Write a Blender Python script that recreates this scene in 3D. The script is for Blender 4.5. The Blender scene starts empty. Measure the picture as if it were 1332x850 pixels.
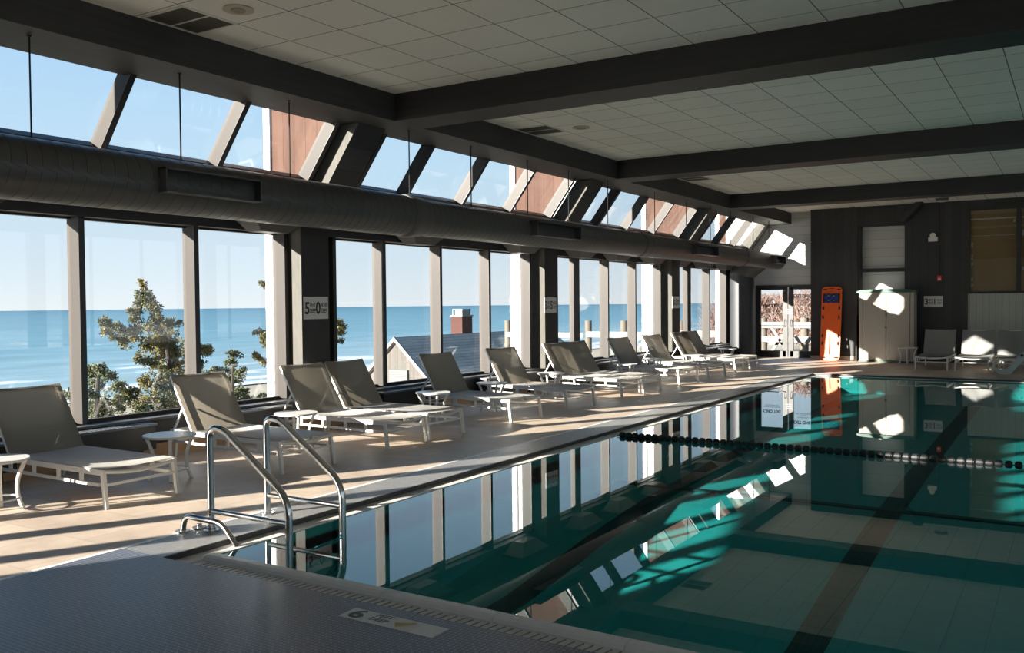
import bpy, bmesh, math, random
from mathutils import Vector, Matrix
random.seed(7)
S = bpy.context.scene
COL = S.collection
PI = math.pi

# ------------------------------------------------------------------ materials
def new_mat(name):
    m = bpy.data.materials.new(name); m.use_nodes = True
    nt = m.node_tree
    for n in list(nt.nodes): nt.nodes.remove(n)
    out = nt.nodes.new('ShaderNodeOutputMaterial')
    return m, nt, out
def N(nt, t, **kw):
    n = nt.nodes.new(t)
    for k, v in kw.items():
        if k in n.inputs: n.inputs[k].default_value = v
        else: setattr(n, k, v)
    return n
def c4(c): return (c[0], c[1], c[2], 1)
def simple(name, col, rough=.5, metal=0, var=.12, scale=6, spec=.5, bump=0, stretch=(1, 1, 1)):
    m, nt, out = new_mat(name)
    b = N(nt, 'ShaderNodeBsdfPrincipled', Roughness=rough, Metallic=metal)
    b.inputs['Specular IOR Level'].default_value = spec
    g = N(nt, 'ShaderNodeNewGeometry'); mp = N(nt, 'ShaderNodeMapping'); mp.inputs['Scale'].default_value = stretch
    nt.links.new(g.outputs['Position'], mp.inputs['Vector'])
    no = N(nt, 'ShaderNodeTexNoise', Scale=scale, Detail=4)
    nt.links.new(mp.outputs[0], no.inputs['Vector'])
    mx = N(nt, 'ShaderNodeMix', data_type='RGBA')
    mx.inputs[6].default_value = c4([c * (1 - var) for c in col]); mx.inputs[7].default_value = c4([min(1, c * (1 + var)) for c in col])
    nt.links.new(no.outputs['Fac'], mx.inputs[0]); nt.links.new(mx.outputs[2], b.inputs['Base Color'])
    if bump:
        bp = N(nt, 'ShaderNodeBump', Strength=bump, Distance=.01)
        nt.links.new(no.outputs['Fac'], bp.inputs['Height']); nt.links.new(bp.outputs[0], b.inputs['Normal'])
    nt.links.new(b.outputs[0], out.inputs[0])
    return m
def pos_axis(nt, axis, offs=0, scale=1):
    g = N(nt, 'ShaderNodeNewGeometry'); s = N(nt, 'ShaderNodeSeparateXYZ'); nt.links.new(g.outputs['Position'], s.inputs[0])
    a = N(nt, 'ShaderNodeMath', operation='MULTIPLY_ADD'); a.inputs[1].default_value = scale; a.inputs[2].default_value = offs * scale
    nt.links.new(s.outputs[axis], a.inputs[0]); return a.outputs[0]
def line_fac(nt, sock, period, width):
    d = N(nt, 'ShaderNodeMath', operation='DIVIDE'); d.inputs[1].default_value = period; nt.links.new(sock, d.inputs[0])
    f = N(nt, 'ShaderNodeMath', operation='FRACT'); nt.links.new(d.outputs[0], f.inputs[0])
    l = N(nt, 'ShaderNodeMath', operation='LESS_THAN'); l.inputs[1].default_value = width / period; nt.links.new(f.outputs[0], l.inputs[0])
    return l.outputs[0], d.outputs[0]
def boards(name, col, line_col, axes, period, width, rough=.6, var=.15, grain=(1, 1, 1), nscale=5, offs=0, spec=.5, per_board=.15):
    """surface with joints along one or several world axes"""
    m, nt, out = new_mat(name)
    b = N(nt, 'ShaderNodeBsdfPrincipled', Roughness=rough); b.inputs['Specular IOR Level'].default_value = spec
    fac = None; cell = None
    for ax in axes:
        s = pos_axis(nt, ax, offs if not isinstance(offs, dict) else offs[ax])
        l, d = line_fac(nt, s, period, width)
        fl = N(nt, 'ShaderNodeMath', operation='FLOOR'); nt.links.new(d, fl.inputs[0])
        if fac is None: fac = l; cell = fl.outputs[0]
        else:
            mxx = N(nt, 'ShaderNodeMath', operation='MAXIMUM'); nt.links.new(fac, mxx.inputs[0]); nt.links.new(l, mxx.inputs[1]); fac = mxx.outputs[0]
            ma = N(nt, 'ShaderNodeMath', operation='MULTIPLY_ADD'); ma.inputs[1].default_value = 37.7
            nt.links.new(fl.outputs[0], ma.inputs[0]); nt.links.new(cell, ma.inputs[2]); cell = ma.outputs[0]
    wn = N(nt, 'ShaderNodeTexWhiteNoise', noise_dimensions='1D'); nt.links.new(cell, wn.inputs['W'])
    g = N(nt, 'ShaderNodeNewGeometry'); mp = N(nt, 'ShaderNodeMapping'); mp.inputs['Scale'].default_value = grain
    nt.links.new(g.outputs['Position'], mp.inputs['Vector'])
    no = N(nt, 'ShaderNodeTexNoise', Scale=nscale, Detail=5); nt.links.new(mp.outputs[0], no.inputs['Vector'])
    mx = N(nt, 'ShaderNodeMix', data_type='RGBA'); mx.inputs[6].default_value = c4([c * (1 - var) for c in col]); mx.inputs[7].default_value = c4([min(1, c * (1 + var)) for c in col])
    nt.links.new(no.outputs['Fac'], mx.inputs[0])
    hs = N(nt, 'ShaderNodeHueSaturation'); nt.links.new(mx.outputs[2], hs.inputs['Color'])
    mr = N(nt, 'ShaderNodeMapRange'); mr.inputs[3].default_value = 1 - per_board; mr.inputs[4].default_value = 1 + per_board
    nt.links.new(wn.outputs['Value'], mr.inputs[0]); nt.links.new(mr.outputs[0], hs.inputs['Value'])
    m2 = N(nt, 'ShaderNodeMix', data_type='RGBA'); m2.inputs[7].default_value = c4(line_col)
    nt.links.new(fac, m2.inputs[0]); nt.links.new(hs.outputs[0], m2.inputs[6]); nt.links.new(m2.outputs[2], b.inputs['Base Color'])
    bp = N(nt, 'ShaderNodeBump', Strength=.4, Distance=.004, invert=True); nt.links.new(fac, bp.inputs['Height']); nt.links.new(bp.outputs[0], b.inputs['Normal'])
    nt.links.new(b.outputs[0], out.inputs[0])
    return m
def schlick(nt, f0):
    lw = N(nt, 'ShaderNodeLayerWeight', Blend=.5)
    p = N(nt, 'ShaderNodeMath', operation='POWER'); p.inputs[1].default_value = 5; nt.links.new(lw.outputs['Facing'], p.inputs[0])
    a = N(nt, 'ShaderNodeMath', operation='MULTIPLY_ADD'); a.inputs[1].default_value = 1 - f0; a.inputs[2].default_value = f0
    nt.links.new(p.outputs[0], a.inputs[0]); return a.outputs[0]
def glass(name, tint, f0=.04, rough=0.0):
    m, nt, out = new_mat(name)
    t = N(nt, 'ShaderNodeBsdfTransparent'); t.inputs[0].default_value = c4(tint)
    g = N(nt, 'ShaderNodeBsdfAnisotropic'); g.inputs['Roughness'].default_value = rough; g.inputs[0].default_value = (1, 1, 1, 1)
    mx = N(nt, 'ShaderNodeMixShader'); nt.links.new(schlick(nt, f0), mx.inputs[0]); nt.links.new(t.outputs[0], mx.inputs[1]); nt.links.new(g.outputs[0], mx.inputs[2])
    nt.links.new(mx.outputs[0], out.inputs[0]); return m

M = {}
M['beam'] = simple('dark_stained_timber', (.024, .023, .023), .6, var=.75, scale=4, stretch=(6, .3, 6), bump=.2)
M['beam_cross'] = simple('dark_stained_timber_cross', (.017, .016, .016), .6, var=.75, scale=4, stretch=(.3, 6, 6), bump=.2)
M['dark_paint'] = simple('charcoal_paint', (.030, .032, .036), .5, var=.15)
M['alu'] = simple('bronze_aluminium', (.048, .042, .0375), .45, 0.0, var=.05, scale=2, spec=.15)
M['alu_dark'] = simple('bronze_aluminium_shaded', (.022, .022, .024), .4, 0.0, var=.1)  # darker copy of the frame metal; shade on inner faces put into the colour
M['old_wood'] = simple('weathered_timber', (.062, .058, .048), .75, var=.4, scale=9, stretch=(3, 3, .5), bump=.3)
M['duct'] = simple('dark_galvanised_duct', (.078, .078, .076), .42, .35, var=.12, scale=3)
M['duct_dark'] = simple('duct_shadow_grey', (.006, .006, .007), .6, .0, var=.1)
M['hopper'] = simple('grey_sheet_metal', (.075, .072, .07), .5, .1, var=.06)
M['white_metal'] = simple('white_powder_coat', (.72, .70, .66), .35, var=.04)
M['cream_metal'] = simple('stone_table_top', (.66, .64, .60), .3, var=.08, scale=30)
M['steel'] = simple('polished_stainless_steel', (.62, .61, .59), .16, 1.0, var=.03)
M['black'] = simple('black_plastic', (.012, .012, .013), .45)
M['heater'] = simple('black_heater_metal', (.016, .017, .018), .5, var=.1)
M['sill'] = simple('grey_painted_sill', (.12, .125, .13), .35, var=.3, scale=5, stretch=(1, .4, 1))
M['plinth'] = simple('oiled_oak_plinth', (.42, .25, .13), .5, var=.25, scale=8, stretch=(1, .3, 2))
M['sandbase'] = simple('pale_wood_base', (.55, .42, .28), .6, var=.1)
M['white_panel'] = simple('white_exterior_paint', (.80, .79, .77), .6, var=.04)
M['pink_board'] = boards('weathered_pink_siding', (.075, .044, .034), (.045, .028, .022), [0], .20, .008, spec=.08, rough=.9, var=.4, grain=(2, 1, .5), nscale=3)
M['ceiling'] = boards('ceiling_tiles', (.80, .78, .71), (.14, .14, .13), [0, 1], .63, .011, rough=.9, var=.04, offs={0: 3.80 + .63 * 20, 1: -6.17 + .63 * 20}, per_board=.03)
M['siding'] = boards('white_lap_siding', (.60, .60, .57), (.28, .28, .27), [2], .235, .008, rough=.6, var=.05, offs=1, grain=(.6, 1, 4), per_board=.04)
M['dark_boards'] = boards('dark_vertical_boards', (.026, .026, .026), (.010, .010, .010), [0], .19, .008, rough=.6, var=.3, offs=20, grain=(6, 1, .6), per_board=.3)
M['pale_boards'] = boards('pale_vertical_boards', (.34, .35, .31), (.18, .18, .16), [0], .145, .007, rough=.7, var=.06, offs=20, grain=(4, 1, .5), per_board=.05)
M['mosaic'] = boards('slate_mosaic', (.175, .19, .235), (.035, .037, .045), [0, 1], .0254, .007, rough=.38, var=.15, offs=20, nscale=1.2, per_board=.16)
M['mosaic_sunlit'] = boards('sunlit_mosaic_band', (.27, .26, .245), (.12, .12, .12), [0, 1], .0254, .005, rough=.38, var=.15, offs=20, nscale=1.5, per_board=.12)  # lighter copy of the deck mosaic, sun on the border put into its colour
M['white_tile'] = boards('pale_border_tile', (.82, .80, .76), (.30, .29, .27), [0, 1], .05, .004, rough=.4, var=.08, offs=20)
M['pooltile'] = boards('pool_floor_plaster', (.62, .64, .62), (.53, .55, .53), [0, 1], .6, .01, rough=.7, var=.06, offs=20, nscale=.6, per_board=.02)
M['lane'] = boards('dark_lane_tile', (.030, .035, .045), (.11, .13, .14), [0, 1], .052, .004, rough=.4, var=.2, offs=20)
M['curb'] = simple('off_white_concrete_curb', (.66, .645, .61), .5, var=.12, scale=12)
M['slot'] = simple('gutter_slot_dark', (.20, .19, .18), .7)
M['gutter'] = simple('pale_gutter_tile', (.64, .61, .56), .45, var=.15, scale=14)
M['gutter_face'] = simple('dark_gutter_face', (.045, .042, .04), .5, var=.3, scale=10)
M['taupe'] = simple('taupe_plastic', (.36, .32, .275), .5, var=.04)
M['green_lid'] = simple('dark_green_plastic', (.045, .10, .075), .4, var=.1)
M['orange'] = simple('orange_plastic', (.85, .13, .018), .35, var=.05)
M['blue'] = simple('blue_foam', (.012, .045, .30), .6)
M['red'] = simple('red_plastic', (.62, .03, .03), .4)
M['sign'] = simple('off_white_sign', (.62, .61, .58), .5, var=.03)
M['ink'] = simple('black_lettering', (.012, .012, .012), .5)
M['ink_grey'] = simple('faded_lettering', (.10, .10, .10), .5)
M['yellow'] = simple('faded_ochre_print', (.45, .33, .14), .6)
M['paper'] = simple('brown_kraft_paper', (.24, .155, .065), .8, var=.2, scale=1.5, bump=.5)
M['tape'] = simple('frayed_white_tape', (.5, .48, .44), .7)
M['paleblue'] = simple('pale_blue_grey_enamel', (.42, .50, .50), .4, var=.06)
M['door_paint'] = simple('charcoal_door_paint', (.05, .048, .046), .4, var=.15)
M['vent'] = simple('bronze_vent', (.085, .075, .055), .6, var=.2)
M['vent_dark'] = simple('vent_recess', (.03, .027, .022), .7)
M['speaker'] = simple('beige_speaker_grille', (.30, .26, .20), .7, var=.1)
M['glass'] = glass('window_glass', (.95, .965, .97))
M['water'] = glass('pool_water_surface', (.155, .64, .64), .04)
M['wood_post'] = simple('sun_bleached_post', (.10, .085, .065), .8, var=.2, scale=6)
M['shingle'] = boards('weathered_roof_shingles', (.32, .30, .26), (.17, .16, .14), [2], .16, .03, rough=.9, var=.3, offs=30, nscale=2)
M['cottage'] = boards('weathered_cottage_boards', (.092, .082, .072), (.05, .045, .04), [0], .28, .03, rough=.9, var=.25, offs=60, grain=(3, 1, .6), nscale=2)
M['louvre'] = boards('white_louvres', (.10, .10, .10), (.05, .05, .05), [2], .12, .02, rough=.7, offs=30)
M['brick'] = boards('red_chimney_brick', (.055, .016, .011), (.04, .026, .02), [2], .09, .015, rough=.9, var=.3, offs=30)
M['out_white'] = simple('weathered_white_paint', (.13, .13, .128), .7, var=.08)
M['copper'] = simple('pale_metal_flue_cap', (.085, .11, .10), .5)
M['bark'] = simple('grey_brown_bark', (.022, .016, .011), .9, var=.3)
M['twig'] = simple('dry_russet_twigs', (.20, .125, .10), .9, var=.5, scale=4)

def foliage(name, a, b):
    m, nt, out = new_mat(name)
    bs = N(nt, 'ShaderNodeBsdfPrincipled', Roughness=.75)
    g = N(nt, 'ShaderNodeNewGeometry'); no = N(nt, 'ShaderNodeTexNoise', Scale=2.2, Detail=6); nt.links.new(g.outputs['Position'], no.inputs['Vector'])
    mr = N(nt, 'ShaderNodeMapRange'); mr.inputs[1].default_value = .35; mr.inputs[2].default_value = .65; nt.links.new(no.outputs['Fac'], mr.inputs[0])
    mx = N(nt, 'ShaderNodeMix', data_type='RGBA'); mx.inputs[6].default_value = c4(a); mx.inputs[7].default_value = c4(b)
    nt.links.new(mr.outputs[0], mx.inputs[0]); nt.links.new(mx.outputs[2], bs.inputs['Base Color']); nt.links.new(bs.outputs[0], out.inputs[0])
    return m
M['cedar'] = foliage('olive_cedar_foliage', (.026, .040, .009), (.145, .115, .030))
M['cedar2'] = foliage('grey_green_foliage', (.035, .055, .022), (.11, .115, .05))

def sling(name, col, tr):
    m, nt, out = new_mat(name)
    d = N(nt, 'ShaderNodeBsdfDiffuse'); t = N(nt, 'ShaderNodeBsdfTranslucent'); gl = N(nt, 'ShaderNodeBsdfTransparent')
    g = N(nt, 'ShaderNodeTexCoord'); ck = N(nt, 'ShaderNodeTexNoise', Scale=300, Detail=1); nt.links.new(g.outputs['Object'], ck.inputs['Vector'])
    mx0 = N(nt, 'ShaderNodeMix', data_type='RGBA'); mx0.inputs[6].default_value = c4([c * .85 for c in col]); mx0.inputs[7].default_value = c4([c * 1.15 for c in col])
    nt.links.new(ck.outputs['Fac'], mx0.inputs[0]); nt.links.new(mx0.outputs[2], d.inputs[0]); nt.links.new(mx0.outputs[2], t.inputs[0])
    mx = N(nt, 'ShaderNodeMixShader'); mx.inputs[0].default_value = tr
    nt.links.new(d.outputs[0], mx.inputs[1]); nt.links.new(t.outputs[0], mx.inputs[2])
    m2 = N(nt, 'ShaderNodeMixShader'); m2.inputs[0].default_value = .015
    nt.links.new(mx.outputs[0], m2.inputs[1]); nt.links.new(gl.outputs[0], m2.inputs[2]); gs = N(nt, 'ShaderNodeBsdfAnisotropic'); gs.inputs['Roughness'].default_value = .38; m3 = N(nt, 'ShaderNodeMixShader'); m3.inputs[0].default_value = .07
    nt.links.new(m2.outputs[0], m3.inputs[1]); nt.links.new(gs.outputs[0], m3.inputs[2]); nt.links.new(m3.outputs[0], out.inputs[0])
    return m
M['sling_seat'] = sling('pale_grey_sling_mesh', (.78, .76, .72), .15)
M['sling_back'] = sling('taupe_sling_mesh', (.43, .385, .315), .40)
M['sling_grey'] = sling('grey_sling_mesh', (.40, .40, .385), .15)

def deck_mat():
    m, nt, out = new_mat('tan_stone_deck')
    b = N(nt, 'ShaderNodeBsdfPrincipled', Roughness=.5); b.inputs['Specular IOR Level'].default_value = .4
    g = N(nt, 'ShaderNodeNewGeometry')
    br = N(nt, 'ShaderNodeTexBrick', offset=.5, Scale=1.0); br.inputs['Brick Width'].default_value = .61; br.inputs['Row Height'].default_value = .61
    br.inputs['Mortar Size'].default_value = .004; br.inputs['Color1'].default_value = (.47, .37, .285, 1); br.inputs['Color2'].default_value = (.54, .44, .345, 1); br.inputs['Mortar'].default_value = (.36, .29, .23, 1)
    nt.links.new(g.outputs['Position'], br.inputs['Vector'])
    no = N(nt, 'ShaderNodeTexNoise', Scale=2.5, Detail=8, Roughness=.65); nt.links.new(g.outputs['Position'], no.inputs['Vector'])
    mr = N(nt, 'ShaderNodeMapRange'); mr.inputs[1].default_value = .3; mr.inputs[2].default_value = .7; mr.inputs[3].default_value = .78; mr.inputs[4].default_value = 1.15; nt.links.new(no.outputs['Fac'], mr.inputs[0])
    hs = N(nt, 'ShaderNodeHueSaturation'); nt.links.new(br.outputs['Color'], hs.inputs['Color']); nt.links.new(mr.outputs[0], hs.inputs['Value'])
    nt.links.new(hs.outputs[0], b.inputs['Base Color'])
    bp = N(nt, 'ShaderNodeBump', Strength=.25, Distance=.01); nt.links.new(no.outputs['Fac'], bp.inputs['Height']); nt.links.new(bp.outputs[0], b.inputs['Normal'])
    nt.links.new(b.outputs[0], out.inputs[0]); return m
M['deck'] = deck_mat()

def sea_mat():
    m, nt, out = new_mat('sea_water')
    b = N(nt, 'ShaderNodeBsdfPrincipled', Roughness=.55); b.inputs['Specular IOR Level'].default_value = .25
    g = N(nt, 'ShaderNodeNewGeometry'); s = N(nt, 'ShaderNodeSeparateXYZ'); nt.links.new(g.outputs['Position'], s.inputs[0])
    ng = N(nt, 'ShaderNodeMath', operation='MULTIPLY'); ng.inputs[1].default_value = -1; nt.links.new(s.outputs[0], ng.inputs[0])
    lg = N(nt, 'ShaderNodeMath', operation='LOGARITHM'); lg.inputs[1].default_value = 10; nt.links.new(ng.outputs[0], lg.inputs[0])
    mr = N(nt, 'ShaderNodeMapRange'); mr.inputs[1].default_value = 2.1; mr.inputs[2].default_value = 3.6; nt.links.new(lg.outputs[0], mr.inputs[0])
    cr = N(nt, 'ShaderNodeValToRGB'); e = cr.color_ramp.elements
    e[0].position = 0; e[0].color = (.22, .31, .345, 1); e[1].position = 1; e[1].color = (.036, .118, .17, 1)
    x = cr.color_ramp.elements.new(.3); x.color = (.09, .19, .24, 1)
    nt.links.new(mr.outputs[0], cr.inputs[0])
    mp = N(nt, 'ShaderNodeMapping'); mp.inputs['Scale'].default_value = (.07, .022, 1); nt.links.new(g.outputs['Position'], mp.inputs['Vector'])
    no = N(nt, 'ShaderNodeTexNoise', Scale=1, Detail=6); nt.links.new(mp.outputs[0], no.inputs['Vector'])
    # surf : noise threshold that eases with distance from the shore
    th = N(nt, 'ShaderNodeMapRange'); th.inputs[1].default_value = 132; th.inputs[2].default_value = 260; th.inputs[3].default_value = .42; th.inputs[4].default_value = .72; nt.links.new(ng.outputs[0], th.inputs[0])
    sb = N(nt, 'ShaderNodeMath', operation='SUBTRACT'); nt.links.new(no.outputs['Fac'], sb.inputs[0]); nt.links.new(th.outputs[0], sb.inputs[1])
    fm = N(nt, 'ShaderNodeMapRange'); fm.inputs[1].default_value = 0; fm.inputs[2].default_value = .05; nt.links.new(sb.outputs[0], fm.inputs[0])
    v = N(nt, 'ShaderNodeMapRange'); v.inputs[1].default_value = .3; v.inputs[2].default_value = .7; v.inputs[3].default_value = .82; v.inputs[4].default_value = 1.2; nt.links.new(no.outputs['Fac'], v.inputs[0])
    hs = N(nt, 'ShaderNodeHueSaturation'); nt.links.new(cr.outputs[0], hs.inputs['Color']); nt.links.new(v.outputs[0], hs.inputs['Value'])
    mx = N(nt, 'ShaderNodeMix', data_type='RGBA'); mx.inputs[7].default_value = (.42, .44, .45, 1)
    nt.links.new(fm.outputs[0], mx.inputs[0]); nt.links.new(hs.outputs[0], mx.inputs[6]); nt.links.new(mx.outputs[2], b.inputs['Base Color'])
    nt.links.new(b.outputs[0], out.inputs[0]); return m
M['sea'] = sea_mat()
M['sand'] = foliage('sand_and_dune_grass', (.30, .265, .215), (.20, .18, .12))

# ------------------------------------------------------------------ helpers
def mb(): return bmesh.new()
def box(b, x0, x1, y0, y1, z0, z1, mat=0, rot=None, bev=0):
    r = bmesh.ops.create_cube(b, size=1)
    vs = r['verts']
    for v in vs:
        v.co = Vector((x0 + (v.co.x + .5) * (x1 - x0), y0 + (v.co.y + .5) * (y1 - y0), z0 + (v.co.z + .5) * (z1 - z0)))
    if bev:
        es = list({e for v in vs for e in v.link_edges})
        bmesh.ops.bevel(b, geom=es, offset=bev, segments=2, affect='EDGES', profile=.6)
    return vs
def prism(b, pts, axis, a0, a1):
    """closed outline extruded along an axis; pts are the other two coordinates in xyz order"""
    def P(p, a):
        q = list(p); q.insert(axis, a); return Vector(q)
    A = [b.verts.new(P(p, a0)) for p in pts]; B = [b.verts.new(P(p, a1)) for p in pts]
    n = len(pts)
    f = [b.faces.new(A), b.faces.new(B[::-1])]
    for i in range(n): f.append(b.faces.new([A[i], B[i], B[(i + 1) % n], A[(i + 1) % n]]))
    bmesh.ops.recalc_face_normals(b, faces=f)
    return A + B
def tube(b, pts, r, seg=10, cap=True, flat=None):
    pts = [Vector(p) for p in pts]; rings = []
    up = None
    for i, p in enumerate(pts):
        if i == 0: t = pts[1] - p
        elif i == len(pts) - 1: t = p - pts[i - 1]
        else: t = (pts[i + 1] - p).normalized() + (p - pts[i - 1]).normalized()
        t.normalize()
        if up is None:
            up = Vector((0, 0, 1)) if abs(t.z) < .9 else Vector((0, 1, 0))
        s = t.cross(up).normalized(); u = s.cross(t).normalized(); up = u
        rr = r[i] if isinstance(r, (list, tuple)) else r
        ring = []
        for k in range(seg):
            a = 2 * PI * (k + .5) / seg
            ring.append(b.verts.new(p + s * math.cos(a) * rr * (flat or 1) + u * math.sin(a) * rr))
        rings.append(ring)
    for i in range(len(rings) - 1):
        for k in range(seg):
            b.faces.new([rings[i][k], rings[i][(k + 1) % seg], rings[i + 1][(k + 1) % seg], rings[i + 1][k]])
    if cap:
        b.faces.new(rings[0][::-1]); b.faces.new(rings[-1])
def bar(b, p, q, w, h):
    """rectangular bar between two points"""
    p, q = Vector(p), Vector(q); t = (q - p).normalized()
    up = Vector((0, 0, 1)) if abs(t.z) < .95 else Vector((1, 0, 0))
    s = t.cross(up).normalized(); u = s.cross(t).normalized()
    vs = []
    for c in (p, q):
        for (i, j) in ((-1, -1), (1, -1), (1, 1), (-1, 1)): vs.append(b.verts.new(c + s * i * w / 2 + u * j * h / 2))
    for f in ((3, 2, 1, 0), (4, 5, 6, 7), (0, 1, 5, 4), (1, 2, 6, 5), (2, 3, 7, 6), (3, 0, 4, 7)): b.faces.new([vs[i] for i in f])
def disc(b, c, r, h, seg=32, axis='Z', r2=None):
    mtx = Matrix.Translation(c)
    if axis == 'Y': mtx = mtx @ Matrix.Rotation(PI / 2, 4, 'X')
    if axis == 'X': mtx = mtx @ Matrix.Rotation(PI / 2, 4, 'Y')
    bmesh.ops.create_cone(b, cap_ends=True, segments=seg, radius1=r, radius2=r if r2 is None else r2, depth=h, matrix=mtx)
def rounded(w, h, r, n=5, cx=0, cy=0):
    out = []
    for (sx, sy, a0) in ((1, 1, 0), (-1, 1, 90), (-1, -1, 180), (1, -1, 270)):
        for i in range(n + 1):
            a = math.radians(a0 + 90 * i / n)
            out.append((cx + sx * (w / 2 - r) + r * math.cos(a), cy + sy * (h / 2 - r) + r * math.sin(a)))
    return out
def obj(name, b, mat, parent=None, smooth=False):
    bmesh.ops.recalc_face_normals(b, faces=b.faces)
    me = bpy.data.meshes.new(name); b.to_mesh(me); b.free()
    for mm in (mat if isinstance(mat, (list, tuple)) else [mat]): me.materials.append(mm)
    if smooth:
        for p in me.polygons: p.use_smooth = True
        me.set_sharp_from_angle(angle=math.radians(40))
    o = bpy.data.objects.new(name, me); COL.objects.link(o)
    if parent: o.parent = parent
    return o
def tag(o, label=None, cat=None, group=None, kind=None):
    if label: o['label'] = label
    if cat: o['category'] = cat
    if group: o['group'] = group
    if kind: o['kind'] = kind
    return o
def empty(name, loc=(0, 0, 0), rz=0):
    o = bpy.data.objects.new(name, None); COL.objects.link(o); o.location = loc; o.rotation_euler = (0, 0, rz); o.empty_display_size = .1
    return o
def copy_tree(o, parent=None):
    c = o.copy(); COL.objects.link(c); c.parent = parent
    for ch in [q for q in bpy.data.objects if q.parent == o]: copy_tree(ch, c)
    return c
def text(name, s, size, loc, rot, mat, parent, ext=.001, align='CENTER', sx=1, bold=0):
    cu = bpy.data.curves.new(name, 'FONT'); cu.body = s; cu.size = size; cu.extrude = ext; cu.align_x = align; cu.align_y = 'CENTER'; cu.offset = bold
    t = bpy.data.objects.new(name, cu); COL.objects.link(t)
    dg = bpy.context.evaluated_depsgraph_get(); me = bpy.data.meshes.new_from_object(t.evaluated_get(dg))
    bpy.data.objects.remove(t); o = bpy.data.objects.new(name, me); COL.objects.link(o)
    me.materials.clear(); me.materials.append(mat)
    o.location = loc; o.rotation_euler = rot; o.scale = (sx, 1, 1)
    if parent: o.parent = parent
    return o

# ------------------------------------------------------------------ key dimensions
XG = -8.62            # glass plane
XI = -8.46            # inner edge of the mullions
YN, YF = 3.66, 20.42  # deck edges at the near and far end of the pool
XL, XR = -4.95, 5.05  # deck edges at the sides of the pool
ZW = -.045            # water level
ZC = 4.1              # ceiling
YE = 25.4             # dark end wall
YD = 25.9             # door wall
cols = [-3.7, 2.3, 8.4, 14.5, 20.6]

# ------------------------------------------------------------------ floor
b = mb()   # tan stone deck
box(b, -8.75, -5.40, -6, YD, -.3, 0); box(b, -5.40, XR + 3, YF + .38, YD + .4, -.3, 0); box(b, XR + .4, 8.2, -6, YF + .38, -.3, 0)
box(b, -5.4, -5.0, YD, YD + .4, -.3, 0)
fl = obj('floor', b, M['deck']); tag(fl, kind='structure')
b = mb(); box(b, -5.36, XR + .4, -6, YN, -.3, 0); mo = obj('floor', b, M['mosaic']); tag(mo, kind='structure')
b = mb(); box(b, -5.36, XL, YN, YF + .34, -.3, 0); box(b, XL, XR + .4, YF, YF + .34, -.3, 0); box(b, XR, XR + .4, YN, YF, -.3, 0)
mo = obj('floor', b, M['mosaic_sunlit']); tag(mo, kind='structure')
b = mb(); box(b, -5.40, -5.355, -6, YF + .38, -.3, .001); box(b, -5.36, XR + .4, YF + .34, YF + .38, -.3, .001)
tr = obj('trim_1', b, M['white_tile']); tag(tr, kind='structure')

# pool shell
b = mb(); ZG = -.04; ZL = -.04
gw = .14
for (x0, x1, y0, y1) in ((XL, XL + gw, YN, YF), (XR - gw, XR, YN, YF), (XL + gw, XR - gw, YF - .05, YF)):
    box(b, x0, x1, y0, y1, -.30, ZG)
box(b, XL + gw, XR - gw, YN, YN + .20, -.30, -.05)
g = obj('trim_2', b, M['gutter']); tag(g, kind='structure')
b = mb()   # dark faces of the deck edge above the gutter
box(b, XL - .001, XL + .006, YN, YF, -.05, -.004); box(b, XR - .006, XR + .001, YN, YF, -.05, -.004)
box(b, XL, XR, YF - .006, YF + .001, -.06, -.004); box(b, XL, XR, YN - .001, YN + .006, -.05, -.004)
g = obj('trim_3', b, M['gutter_face']); tag(g, kind='structure')
b = mb()   # raised curb with a rounded lip along the near end
prof = [(YN + .20, -.30), (YN + .20, -.045), (YN + .215, -.028), (YN + .24, -.02), (YN + .29, -.02), (YN + .315, -.032), (YN + .325, -.05), (YN + .325, -.30)]
x = XL + gw
while x < XR - gw - .01:
    x2 = min(x + .75, XR - gw); prism(b, prof, 0, x, x2 - .003); x = x2
g = obj('trim_4', b, M['curb'], smooth=False); tag(g, kind='structure')
b = mb()
x = XL + .2
while x < XR - .3:
    prism(b, [(x, YN + .03), (x + .007, YN + .03), (x + .037, YN + .185), (x + .030, YN + .185)], 2, -.0505, -.0475); x += .05
g = obj('trim_5', b, M['slot']); tag(g, kind='structure')

# pool basin: walls and a floor that rises to the shallow end
b = mb()
prof = [(3.95, -1.02), (6.5, -.93), (8.0, -.76), (9.4, -.64), (12, -.54), (15, -.47), (18.5, -.42), (20.4, -.40)]
x0, x1 = XL + gw, XR - gw
rows = [(b.verts.new((x0, y, z)), b.verts.new((x1, y, z)), b.verts.new((x0, y, -.12)), b.verts.new((x1, y, -.12))) for y, z in prof]
for i in range(len(rows) - 1):
    A, B = rows[i], rows[i + 1]
    b.faces.new([A[0], A[1], B[1], B[0]]); b.faces.new([A[2], A[0], B[0], B[2]]); b.faces.new([A[1], A[3], B[3], B[1]])
b.faces.new([rows[0][2], rows[0][3], rows[0][1], rows[0][0]]); b.faces.new([rows[-1][0], rows[-1][1], rows[-1][3], rows[-1][2]])
pb = obj('floor', b, M['pooltile']); pb.name = 'floor_basin'; tag(pb, kind='structure')
def zf(y):
    for (a, za), (c, zc) in zip(prof, prof[1:]):
        if a <= y <= c: return za + (zc - za) * (y - a) / (c - a)
    return prof[0][1]
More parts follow.
